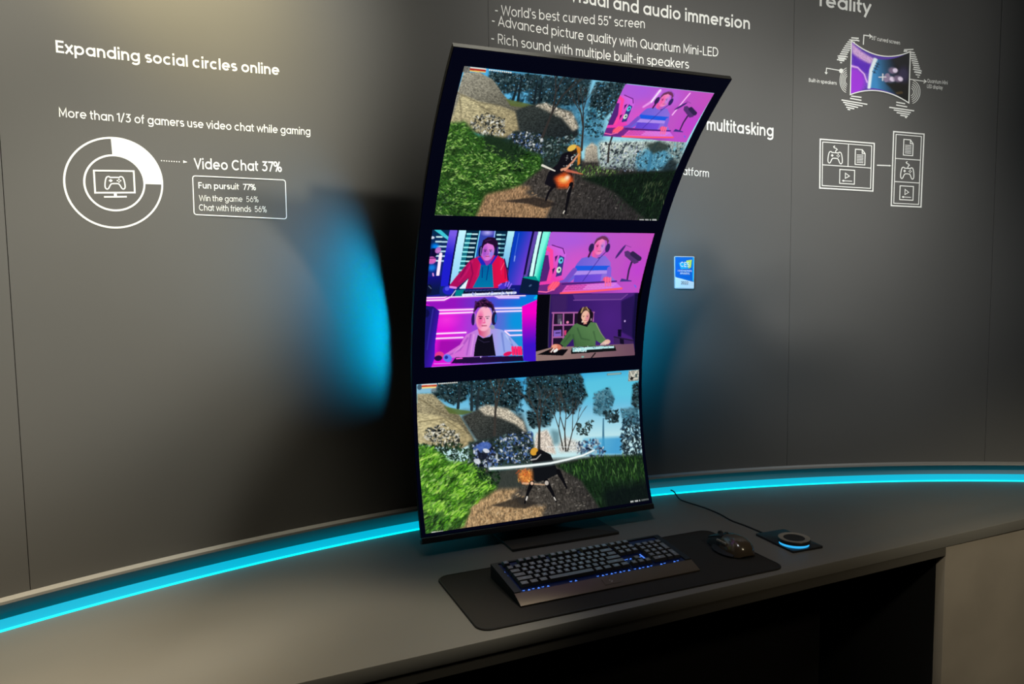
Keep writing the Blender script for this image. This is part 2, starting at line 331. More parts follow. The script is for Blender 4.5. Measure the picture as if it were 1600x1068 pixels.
    def leaves(self, pts, n, cols, size, ratio=.4, ang=(0, 3.14), a=(.6, 1), jit=18):
        """n small leaf dabs strewn over a polygon"""
        P = np.array(pts, float); lo, hi = P.min(0), P.max(0); rs = self.rs; got = 0; tries = 0
        while got < n and tries < n*6:
            tries += 1
            x, y = lo+(hi-lo)*rs.rand(2); ins = False; j = len(P)-1
            for i in range(len(P)):
                if (P[i, 1] > y) != (P[j, 1] > y) and x < (P[j, 0]-P[i, 0])*(y-P[i, 1])/(P[j, 1]-P[i, 1])+P[i, 0]: ins = not ins
                j = i
            if not ins: continue
            got += 1
            c = np.array(cols[rs.randint(len(cols))], float)+rs.uniform(-jit, jit)
            r = size[0]+(size[1]-size[0])*rs.rand()**2
            self.ell(x, y, r, r*ratio, np.clip(c, 0, 255), a[0]+(a[1]-a[0])*rs.rand(), rs.uniform(*ang), .5)
    def tree(self, x, y, L, ang, w, col, depth=4, spread=.45):
        x2, y2 = x+L*math.sin(ang), y-L*math.cos(ang)
        self.line([(x, y), (x2, y2)], w, col, 1, w*.7)
        if depth:
            for k in range(2 if depth > 1 else 3):
                self.tree(x2, y2, L*self.rs.uniform(.6, .85), ang+self.rs.uniform(-spread, spread), w*.65, col, depth-1, spread)
    def result(self):
        s = self.ss
        r = self.a.reshape(self.H//s, s, self.W//s, s, 3).mean((1, 3))
        return np.clip(r, 0, 1)

def blur(m, n):
    k = 2*int(n)+1
    for ax in (0, 1):
        p = np.pad(m, [(int(n)+1, int(n)) if i == ax else (0, 0) for i in (0, 1)], mode='edge').cumsum(ax)
        m = (np.take(p, range(k, p.shape[ax]), ax)-np.take(p, range(0, p.shape[ax]-k), ax))/k
    return m
def fbm(h, w, f, rs, stretch=1.):
    out = np.zeros((h, w)); amp, tot = 1., 0.
    for o in range(4):
        cw, ch = max(f*2**o, 1.5), max(f*2**o/stretch, 1.5)          # lattice cells per 100 px
        g = rs.rand(int(h*ch/100)+3, int(w*cw/100)+3)
        yy = np.arange(h)*ch/100; xx = np.arange(w)*cw/100
        yi, xi = yy.astype(int), xx.astype(int); yf = (yy-yi)[:, None]; xf = (xx-xi)[None]
        yf = yf*yf*(3-2*yf); xf = xf*xf*(3-2*xf)
        A = g[yi][:, xi]; B = g[yi][:, xi+1]; C_ = g[yi+1][:, xi]; D = g[yi+1][:, xi+1]
        out += amp*((A*(1-xf)+B*xf)*(1-yf)+(C_*(1-xf)+D*xf)*yf); tot += amp; amp *= .6
    return out/tot

GREENS = [(66, 112, 38), (98, 150, 56), (134, 182, 84), (34, 66, 24), (48, 88, 34), (24, 48, 20), (82, 130, 52), (172, 208, 124)]
DARKG = [(14, 30, 18), (22, 44, 24), (32, 58, 34), (10, 22, 16), (44, 76, 40)]
TEAL = [(18, 32, 38), (30, 48, 54), (12, 22, 26), (50, 74, 78), (24, 40, 40)]
PALE = [(225, 228, 225), (160, 170, 185), (40, 45, 60), (20, 24, 34), (120, 135, 160)]

def warrior_scene(S, low):
    """forest clearing of the two game pictures; low = the lower picture's framing"""
    if not low:
        S.view(660, 90, 1600/480.)
        S.poly([(0, 0), (1600, 0), (1600, 870), (0, 870)], (70, 170, 225), 1, (150, 215, 232), [(300, 60), (900, 420)])
        S.poly([(300, 250), (960, 200), (960, 480), (300, 480)], (60, 120, 150), .8, soft=18, noise=(8, .4, 1))
        # distant and middle trees
        S.leaves([(430, 100), (880, 120), (830, 280), (780, 330), (500, 260), (420, 240)], 420, [(40, 84, 106), (58, 112, 140), (30, 64, 80)], (6, 20), .55)
        for P in ([(350, 75), (600, 90), (590, 150), (520, 190), (420, 190), (350, 120)],
                  [(570, 92), (880, 108), (870, 190), (850, 250), (760, 260), (640, 270), (560, 240)],
                  [(905, 130), (1060, 130), (1030, 250), (960, 330), (870, 340), (880, 240)]):
            S.poly(P, (30, 46, 52), .86, soft=9, noise=(40, .7, 1))
            S.leaves(P, 700, TEAL, (4, 13), .55, (0, 3.1), (.55, .95))
            S.leaves(P, 110, [(96, 124, 130), (130, 160, 170), (80, 165, 215)], (3, 8), .5)
        for P in ([(505, 240), (520, 100)], [(480, 230), (500, 150)], [(590, 265), (600, 130)], [(615, 260), (625, 120)]):
            S.line(P, 14, (22, 34, 40), 1, 7)
        S.leaves([(820, 250), (960, 290), (960, 430), (830, 410)], 190, [(60, 130, 155), (110, 180, 200), (40, 90, 115)], (5, 14), .5)
        # rocks
        S.poly([(215, 78), (300, 78), (370, 120), (420, 190), (470, 250), (600, 270), (520, 420), (420, 450), (260, 400), (140, 380)], (150, 146, 130), 1, (92, 90, 78), [(260, 90), (400, 330)], soft=2, noise=(22, .55, .5))
        S.poly([(205, 200), (300, 240), (430, 270), (500, 300), (515, 390), (430, 440), (250, 400), (140, 400)], (182, 172, 134), 1, (150, 138, 104), [(250, 230), (450, 430)], noise=(16, .5, .5), soft=4)
        S.poly([(440, 225), (600, 262), (600, 280), (470, 265)], (92, 104, 52), .9, soft=2)
        for q in ([(180, 190), (300, 250), (420, 260)], [(200, 220), (215, 350)], [(300, 260), (420, 330), (440, 400)]):
            S.line(q, 7, (96, 88, 66), .55, 3, 4)
        S.poly([(495, 290), (560, 262), (620, 250), (700, 270), (780, 290), (820, 350), (830, 420), (770, 470), (640, 470), (520, 400)], (48, 54, 52), 1, (30, 36, 38), [(600, 300), (660, 460)], noise=(24, .7, .6), soft=5)
        S.poly([(600, 262), (650, 246), (720, 280), (790, 300), (830, 380), (800, 400), (740, 330), (680, 300)], (184, 174, 154), .95, noise=(30, .7, .7), soft=6)
        S.leaves([(600, 262), (650, 246), (790, 300), (830, 380), (740, 340)], 90, [(220, 212, 196), (90, 86, 76), (60, 60, 56)], (4, 11), .4)
        # clearing floor
        S.poly([(60, 560), (1500, 540), (1500, 870), (40, 870)], (70, 64, 58), 1, (44, 42, 42), [(400, 600), (1000, 800)], noise=(24, .7, 2.4), soft=8)
        S.poly([(270, 830), (330, 700), (500, 668), (580, 690), (540, 715), (600, 740), (690, 760), (640, 850)], (150, 118, 86), .95, noise=(26, .7, 2.4), soft=9)
        S.leaves([(300, 700), (560, 680), (660, 770), (640, 840), (280, 840)], 170, [(196, 164, 124), (110, 82, 56), (176, 140, 100)], (5, 13), .35, (-.3, .3), (.4, .8))
        S.leaves([(560, 600), (1000, 640), (1050, 840), (660, 840)], 160, [(104, 96, 88), (36, 34, 34), (130, 124, 116)], (4, 12), .4, (-.3, .3), (.3, .7))
        S.poly([(420, 755), (600, 735), (720, 770), (640, 790), (560, 768)], (34, 30, 30), .8, soft=3)
        # pale boulder, blossom shrubs and blue flowers
        S.poly([(860, 560), (865, 490), (900, 458), (930, 480), (935, 560)], (190, 180, 160), 1, (130, 124, 112), [(870, 470), (925, 560)], noise=(30, .5, 1), soft=5)
        S.poly([(935, 455), (1390, 440), (1360, 600), (940, 590)], (188, 200, 190), 1, (120, 140, 140), [(1100, 440), (1100, 600)], noise=(26, .6, 1), soft=9)
        S.leaves([(940, 460), (1180, 460), (1160, 610), (950, 600)], 330, PALE+[(70, 84, 84), (34, 44, 44)], (5, 15), .5)
        S.poly([(1130, 560), (1180, 490), (1300, 500), (1310, 600), (1140, 600)], (74, 144, 176), .85, noise=(26, .5, 1), soft=12)
        S.leaves([(1130, 500), (1380, 460), (1340, 600), (1140, 600)], 190, [(40, 70, 84), (80, 150, 180), (26, 40, 44), (130, 190, 205)], (5, 16), .5)
        S.line([(1195, 600), (1215, 500), (1240, 460)], 20, (60, 120, 150), 1, 12)
        S.poly([(1180, 470), (1250, 450), (1300, 470), (1300, 500), (1260, 500), (1220, 520)], (44, 56, 52), .9, soft=6)
        S.poly([(1260, 600), (1310, 540), (1350, 560), (1330, 640)], (26, 36, 40), .85, soft=8)
        S.poly([(490, 400), (640, 410), (720, 470), (840, 480), (850, 590), (560, 590), (440, 510)], (34, 46, 44), 1, noise=(20, .6, 1), soft=4)
        S.leaves([(480, 400), (640, 410), (650, 540), (520, 560), (440, 470)], 300, PALE+[(56, 84, 140), (80, 110, 170)], (4, 12), .5)
        S.leaves([(640, 430), (850, 420), (840, 560), (640, 560)], 330, [(40, 62, 56), (70, 96, 90), (140, 160, 160), (24, 34, 32), (56, 84, 100)], (4, 13), .5)
        for x, y, L, a, w in ((640, 430, 140, .35, 15), (846, 500, 120, .05, 13), (985, 560, 80, .05, 12)): S.tree(x, y, L, a, w, (52, 48, 46), 4)
        S.leaves([(870, 330), (960, 330), (950, 430), (850, 430)], 60, TEAL, (5, 13), .5)
        # blossoming shrub and green bank
        S.leaves([(265, 330), (350, 300), (440, 340), (440, 420), (330, 440), (260, 400)], 330, [(228, 228, 218), (24, 28, 30), (60, 64, 60), (180, 180, 170), (14, 18, 20)], (4, 12), .5)
        S.poly([(135, 360), (230, 350), (300, 420), (420, 440), (560, 500), (640, 530), (640, 590), (520, 680), (340, 720), (280, 830), (60, 840)], (40, 76, 28), 1, noise=(22, .9, 1), soft=9)
        S.poly([(330, 420), (470, 440), (560, 520), (480, 560), (340, 500)], (24, 40, 28), .85, soft=6)
        S.leaves([(135, 360), (230, 350), (300, 440), (470, 520), (640, 540), (620, 600), (480, 690), (320, 720), (270, 830), (60, 840)], 1500, GREENS, (4, 17), .34, (-.9, .9), (.35, .95))
        for bx, by in ((150, 480), (260, 560), (200, 640), (380, 600), (320, 680), (180, 760), (480, 580), (120, 600), (420, 660)): S.ell(bx+30, by+26, 60, 26, (18, 36, 16), .55, -.3, .9); S.leaves([(bx-50, by-30), (bx+60, by-40), (bx+70, by+14), (bx-40, by+20)], 46, [(150, 194, 92), (180, 214, 120), (120, 170, 70)], (4, 15), .3, (-.9, .6), (.5, .95))
        S.leaves([(60, 700), (200, 690), (270, 800), (240, 840), (60, 840)], 160, DARKG, (6, 16), .4, (-.9, .9), (.4, .8))
        S.leaves([(470, 460), (620, 520), (560, 600), (460, 620)], 120, DARKG, (6, 15), .4)
        S.leaves([(810, 590), (900, 570), (1040, 610), (960, 640), (850, 640)], 210, GREENS, (4, 12), .3, (-2, -.9))
        # dark grass
        S.poly([(830, 640), (1050, 620), (1380, 600), (1320, 870), (1180, 850), (1000, 700)], (16, 28, 20), .97, soft=8, noise=(14, .6, .4))
        S.leaves([(880, 620), (1380, 600), (1310, 850), (1100, 850), (960, 690)], 520, DARKG, (8, 24), .14, (-2.0, -1.1), (.4, .9))
        S.leaves([(1150, 660), (1290, 660), (1270, 760), (1160, 740)], 46, [(84, 104, 70), (110, 124, 84)], (10, 28), .1, (-2.0, -1.2))
        # hooded fighter in the clearing
        S.poly([(650, 670), (672, 612), (720, 570), (745, 520), (790, 500), (815, 540), (790, 590), (800, 640), (760, 690), (690, 690)], (18, 16, 24))
        S.ell(795, 488, 26, 18, (226, 186, 80), 1, -.5); S.ell(806, 510, 18, 13, (40, 26, 22), 1, -.3)
        S.poly([(815, 470), (842, 490), (838, 570), (824, 580), (826, 520)], (240, 140, 40), .85, soft=2)
        S.line([(640, 578), (706, 606)], 12, (226, 222, 208), 1, 6)
        for q in ([(760, 600), (800, 560), (830, 520)], [(742, 600), (770, 590)]): S.line(q, 15, (214, 150, 120), 1, 8)
        S.leaves([(750, 520), (800, 510), (800, 590), (750, 590)], 26, [(230, 226, 220), (20, 20, 26)], (5, 12), .4)
        S.poly([(700, 640), (760, 610), (800, 640), (795, 690), (720, 690)], (240, 92, 36), .9, soft=9, noise=(40, .4, 1))
        S.ell(750, 652, 40, 24, (255, 200, 110), .9, .2, .8); S.ell(770, 640, 22, 20, (255, 240, 210), .85, 0, .8)
        S.line([(770, 604), (850, 622)], 16, (235, 120, 90), .8, 5, 5)
        S.line([(700, 680), (672, 710), (655, 748)], 18, (16, 14, 20), 1, 11); S.line([(790, 672), (774, 730), (752, 812)], 24, (14, 13, 18), 1, 12)
        S.line([(782, 684), (766, 712)], 3, (210, 200, 190), .8); S.line([(748, 802), (742, 812)], 7, (220, 214, 200))
        # gauges of the game
        S.poly([(216, 42), (250, 46), (246, 82), (208, 78)], (110, 110, 104), 1, noise=(30, .6, 1))
        S.poly([(248, 46), (332, 56), (331, 64), (247, 54)], (226, 222, 210)); S.poly([(248, 54), (331, 64), (330, 74), (246, 66)], (176, 34, 30)); S.poly([(246, 66), (330, 74), (329, 80), (245, 73)], (232, 206, 110))
        for i in range(11): S.ell(350+i*11, 64+i*1.4, 4, 4, (235, 235, 225))
        S.poly([(64, 822), (158, 824), (158, 828), (64, 826)], (210, 215, 205))
        for i in range(15): S.poly([(1138+i*6, 840), (1142+i*6, 840), (1142+i*6, 850), (1138+i*6, 850)], (235, 235, 235), .9 if i not in (4, 8, 10) else .2)
    else:
        S.view(640, 570, 3.56)
        S.poly([(0, 0), (1424, 0), (1424, 1068), (0, 1068)], (50, 160, 215), 1, (196, 232, 236), [(900, 80), (900, 420)])
        S.poly([(960, 60), (1300, 20), (1300, 200), (960, 200)], (96, 202, 226), .8, soft=30)
        S.leaves([(540, 90), (660, 80), (640, 290), (560, 240)], 130, [(38, 74, 90), (54, 110, 140)], (6, 16), .5)
        for P, n in (([(130, 110), (330, 80), (330, 190), (250, 220), (130, 170)], 300), ([(330, 85), (520, 70), (620, 90), (640, 180), (600, 260), (470, 230), (350, 240)], 560),
                     ([(660, 65), (950, 45), (1000, 170), (930, 270), (830, 250), (700, 260), (655, 200)], 760), ([(1040, 160), (1120, 125), (1150, 180), (1130, 290), (1040, 270)], 220),
                     ([(1190, 250), (1290, 230), (1290, 330), (1210, 330)], 150), ([(1255, 110), (1300, 90), (1310, 250), (1250, 220)], 150), ([(660, 260), (830, 250), (790, 340), (690, 350)], 130)):
            far = P[0][0] in (1040, 1190)
            S.poly(P, (62, 108, 126) if far else (32, 46, 50), .8, soft=9, noise=(40, .7, 1))
            S.leaves(P, n, [(60, 104, 120), (40, 78, 94), (84, 134, 150)] if far else TEAL, (6, 18), .5, (-.4, 1.6), (.7, 1))
            S.leaves(P, n//6, [(110, 140, 150), (90, 190, 225)], (3, 8), .45)
        S.poly([(300, 250), (640, 260), (700, 420), (300, 420)], (56, 70, 74), .6, soft=10)
        for P in ([(278, 240), (284, 110)], [(355, 250), (350, 110)], [(1095, 470), (1095, 300)], [(385, 250), (390, 120)]): S.line(P, 16, (34, 46, 52) if P[0][0] < 1000 else (70, 120, 146), 1, 8)
        S.poly([(985, 410), (1200, 400), (1200, 500), (960, 500)], (90, 180, 216), .8, (40, 140, 200), [(1000, 400), (1150, 480)], soft=8)
        # rocks
        S.poly([(45, 160), (130, 158), (200, 220), (290, 280), (380, 430), (300, 470), (50, 440)], (160, 150, 118), 1, (112, 104, 80), [(80, 170), (260, 380)], noise=(18, .55, .5), soft=4)
        S.poly([(48, 270), (180, 285), (290, 330), (370, 430), (290, 470), (50, 440)], (192, 180, 138), 1, (160, 146, 108), [(100, 280), (300, 450)], noise=(9, .35, .5), soft=3)
        S.poly([(200, 232), (290, 250), (370, 262), (300, 280), (230, 270)], (84, 104, 50), .9, soft=2)
        for q in ([(60, 190), (160, 250), (260, 300)], [(60, 320), (200, 300), (320, 380)]): S.line(q, 8, (100, 90, 64), .5, 3, 4)
        S.poly([(300, 290), (420, 235), (520, 240), (640, 300), (670, 370), (640, 450), (400, 440)], (60, 62, 58), 1, (38, 44, 44), [(420, 280), (520, 440)], noise=(22, .7, .6), soft=5)
        S.poly([(390, 240), (440, 222), (560, 245), (650, 320), (665, 380), (600, 330), (500, 290), (430, 280)], (194, 184, 164), .95, noise=(26, .7, .8), soft=6)
        S.poly([(700, 480), (720, 380), (780, 360), (815, 420), (830, 500)], (210, 198, 184), 1, noise=(26, .5, 1), soft=6)
        S.poly([(840, 450), (880, 400), (960, 430), (990, 480), (850, 490)], (200, 194, 186), .85, noise=(26, .6, 1), soft=9)
        S.poly([(800, 360), (850, 370), (850, 440), (815, 450)], (90, 130, 140), .8, soft=10)
        # floor
        S.poly([(40, 560), (1340, 500), (1340, 800), (60, 960)], (88, 80, 70), 1, (50, 48, 46), [(400, 800), (1000, 620)], noise=(22, .7, 2.2), soft=8)
        S.poly([(270, 930), (360, 770), (500, 680), (620, 690), (560, 740), (640, 790), (760, 780), (720, 870)], (166, 136, 98), .95, noise=(22, .7, 2.2), soft=10)
        S.leaves([(320, 800), (520, 690), (620, 720), (740, 800), (700, 870), (290, 920)], 230, [(206, 178, 138), (116, 88, 60), (186, 152, 110)], (6, 18), .28, (-.8, -.2), (.4, .8))
        S.leaves([(560, 600), (1000, 620), (1040, 780), (760, 840)], 210, [(120, 112, 102), (40, 38, 36), (150, 144, 134)], (5, 13), .4, (-.4, .1), (.3, .7))
        S.poly([(400, 590), (620, 580), (660, 680), (460, 700)], (48, 56, 52), .8, soft=10)
        S.poly([(450, 785), (620, 735), (720, 770), (640, 800)], (44, 40, 36), .8, soft=3)
        # shrubs
        S.poly([(340, 430), (700, 380), (720, 560), (500, 600), (350, 560)], (40, 54, 50), 1, noise=(16, .7, 1), soft=5)
        S.leaves([(480, 400), (700, 370), (700, 540), (520, 560)], 420, [(60, 90, 150), (84, 120, 190), (210, 218, 226), (26, 34, 40), (56, 80, 80), (22, 26, 34)], (5, 15), .5)
        S.leaves([(365, 440), (460, 430), (510, 520), (500, 570), (380, 570)], 230, [(66, 96, 168), (220, 226, 232), (24, 28, 44), (130, 150, 190), (24, 26, 38)], (7, 20), .45)
        S.ell(428, 455, 42, 22, (70, 100, 176), .9); S.ell(440, 480, 20, 10, (225, 228, 235), .9, .4); S.ell(420, 510, 26, 20, (22, 26, 40), .9); S.ell(388, 540, 20, 12, (214, 220, 228), .9, .5)
        S.leaves([(940, 430), (1060, 410), (1110, 480), (1080, 530), (950, 500)], 190, [(50, 70, 110), (190, 200, 206), (24, 30, 40), (90, 110, 130)], (6, 16), .5)
        S.leaves([(940, 330), (1040, 310), (1020, 390), (950, 390)], 90, [(40, 54, 50), (26, 36, 36)], (6, 13), .5)
        S.leaves([(1090, 260), (1180, 250), (1180, 320), (1120, 320)], 90, [(36, 50, 52), (24, 36, 40)], (7, 16), .5)
        S.leaves([(1200, 300), (1300, 270), (1310, 510), (1190, 500)], 330, [(26, 40, 48), (40, 60, 70), (60, 96, 120), (16, 26, 30)], (7, 20), .4)
        for x, y, L, a, w, d in ((735, 480, 120, .02, 17, 5), (885, 480, 110, -.05, 10, 4), (870, 470, 120, -.2, 8, 3), (486, 390, 130, .02, 16, 4), (895, 480, 110, .25, 8, 3)): S.tree(x, y, L, a, w, (58, 54, 50), d, .42)
        S.line([(890, 300), (940, 240), (970, 190)], 6, (50, 50, 50), 1, 3)
        S.leaves([(100, 360), (200, 330), (290, 390), (290, 450), (180, 460), (90, 410)], 330, [(232, 230, 216), (30, 34, 34), (70, 74, 66), (196, 192, 176), (20, 24, 24)], (5, 13), .5)
        S.leaves([(60, 440), (280, 440), (370, 470), (370, 560), (200, 520), (60, 500)], 260, DARKG, (7, 18), .4)
        # green bank, streaked
        S.poly([(55, 450), (140, 460), (240, 540), (330, 550), (400, 580), (500, 680), (440, 720), (350, 780), (300, 900), (90, 940)], (62, 116, 30), 1, noise=(20, .9, .6), soft=9)
        S.leaves([(55, 450), (140, 460), (240, 540), (330, 540), (420, 590), (500, 690), (430, 730), (350, 790), (300, 900), (85, 945)], 1400, GREENS+[(120, 190, 40), (150, 215, 70), (90, 160, 36)], (6, 24), .26, (-1., -.1), (.35, .95))
        for bx, by in ((110, 540), (220, 600), (330, 640), (160, 690), (280, 730), (400, 690), (140, 800), (250, 830)): S.ell(bx+40, by+34, 60, 22, (20, 44, 14), .5, -.5, .9); S.leaves([(bx-60, by-20), (bx+60, by-50), (bx+70, by+10), (bx-40, by+30)], 50, [(158, 214, 80), (190, 228, 110), (128, 196, 50)], (6, 20), .26, (-1., -.2), (.5, .95))
        S.leaves([(80, 830), (220, 820), (300, 880), (240, 930), (85, 945)], 170, DARKG+[(60, 120, 40)], (9, 26), .22, (-1., -.3), (.4, .8))
        S.leaves([(370, 560), (520, 600), (500, 680), (400, 640)], 150, DARKG, (6, 16), .4)
        # grass on the right
        S.poly([(820, 560), (1050, 510), (1310, 500), (1340, 790), (1060, 800), (960, 640)], (20, 40, 22), .97, soft=7, noise=(12, .6, .4))
        S.leaves([(830, 560), (1060, 510), (1310, 500), (1330, 640), (980, 640)], 620, [(38, 72, 30), (60, 104, 46), (26, 52, 26), (84, 128, 60), (18, 34, 20)], (9, 28), .13, (-2., -1.1), (.5, .95))
        S.leaves([(970, 640), (1330, 620), (1335, 770), (1060, 790)], 330, DARKG, (9, 28), .14, (-2., -1.1), (.4, .9))
        S.poly([(1080, 690), (1340, 640), (1340, 800), (1080, 820)], (8, 14, 18), .75, soft=22)
        # cloaked fighter seen from behind, and the pale sweep of the blade
        S.poly([(690, 500), (740, 470), (800, 500), (830, 575), (855, 600), (770, 640), (720, 655), (690, 630), (700, 570)], (16, 18, 22))
        S.ell(708, 484, 24, 20, (214, 156, 52), 1, -.4); S.ell(738, 488, 22, 11, (20, 18, 22), 1, -.3)
        S.line([(690, 530), (720, 525), (745, 500)], 8, (190, 186, 184), .9, 4)
        S.poly([(615, 610), (640, 585), (695, 590), (695, 650), (650, 665), (620, 640)], (226, 128, 54), .85, soft=9, noise=(40, .6, 1))
        S.leaves([(600, 580), (690, 570), (690, 660), (610, 660)], 40, [(255, 190, 90), (255, 120, 60), (180, 80, 40)], (5, 15), .35)
        S.line([(640, 660), (760, 668)], 10, (235, 190, 150), .8, 5, 4)
        for q in ([(690, 660), (668, 705), (645, 768)], [(770, 650), (800, 710), (818, 760)], [(840, 595), (862, 640), (882, 686)]): S.line(q, 26, (12, 12, 16), 1, 9)
        S.ell(772, 658, 12, 12, (190, 180, 170)); S.ell(690, 660, 9, 9, (230, 190, 160)); S.line([(660, 735), (654, 752)], 7, (236, 230, 220)); S.line([(808, 738), (815, 752)], 6, (225, 220, 210))
        S.line([(460, 580), (640, 568), (800, 548), (940, 516), (1040, 480)], 24, (150, 180, 180), .45, 22, 8)
        S.line([(460, 580), (560, 574), (680, 562), (800, 548), (900, 526), (980, 504), (1046, 474)], 13, (242, 250, 248), 1, 8, 2)
        S.line([(780, 458), (980, 458)], 4, (230, 236, 236), .7, 2); S.line([(1046, 474), (1020, 462)], 7, (170, 215, 235), .9)
        # gauges of the game
        S.poly([(40, 108), (160, 100), (150, 150), (40, 160)], (190, 200, 205), .5, soft=4); S.ell(58, 124, 13, 14, (60, 80, 96), .9)
        S.poly([(70, 108), (154, 104), (154, 111), (70, 115)], (240, 225, 215)); S.poly([(70, 114), (154, 110), (154, 120), (70, 124)], (190, 60, 30)); S.poly([(70, 124), (152, 119), (150, 128), (70, 132)], (236, 214, 140))
        for i in range(10): S.ell(166+i*11, 104-i*.8, 4, 4, (238, 238, 230))
        S.poly([(1102, 46), (1182, 40), (1182, 50), (1102, 56)], (110, 120, 112)); S.poly([(1106, 48), (1178, 43), (1178, 48), (1106, 53)], (150, 190, 190))
        S.poly([(1222, 30), (1282, 24), (1282, 86), (1224, 90)], (150, 150, 140), 1, noise=(40, .8, 1))
        for q in ([(1232, 34), (1252, 76)], [(1268, 30), (1246, 66)], [(1230, 80), (1276, 72)], [(1262, 40), (1276, 60)]): S.line(q, 6, (225, 222, 205), .9)
        S.poly([(1240, 62), (1256, 70), (1246, 82), (1232, 80)], (30, 32, 30)); S.poly([(1262, 48), (1272, 46), (1272, 66), (1262, 68)], (70, 90, 88))
        S.poly([(120, 930), (186, 922), (186, 927), (120, 936)], (220, 225, 210))
        for i in range(17): S.poly([(1226+i*6, 756-i*.9), (1230+i*6, 755-i*.9), (1230+i*6, 764-i*.9), (1226+i*6, 765-i*.9)], (235, 235, 235), (.95 if i < 10 else .45) if i not in (3, 7, 9) else .15)

def face(S, cx, cy, w, h, skin, shade, ang=0, side=-1, brow=(50, 30, 40)):
    """front view of a face; side = which half lies in shade"""
    S.ell(cx, cy, w, h, skin, 1, ang); S.ell(cx, cy+h*.38, w*.72, h*.6, skin)
    S.ell(cx+side*w*.45, cy+h*.1, w*.5, h*.85, shade, .55, 0, .7)
    for s in (-1, 1):
        S.line([(cx+s*w*.18, cy-h*.13), (cx+s*w*.62, cy-h*.15)], h*.07, brow, .6); S.ell(cx+s*w*.4, cy, w*.15, h*.055, (24, 18, 28), .85)
    S.line([(cx+w*.03, cy-h*.02), (cx+w*.1, cy+h*.3)], h*.07, shade, .5); S.ell(cx, cy+h*.34, w*.18, h*.05, shade, .6)
    S.line([(cx-w*.26, cy+h*.57), (cx+w*.26, cy+h*.56)], h*.09, (150, 50, 80), .65)

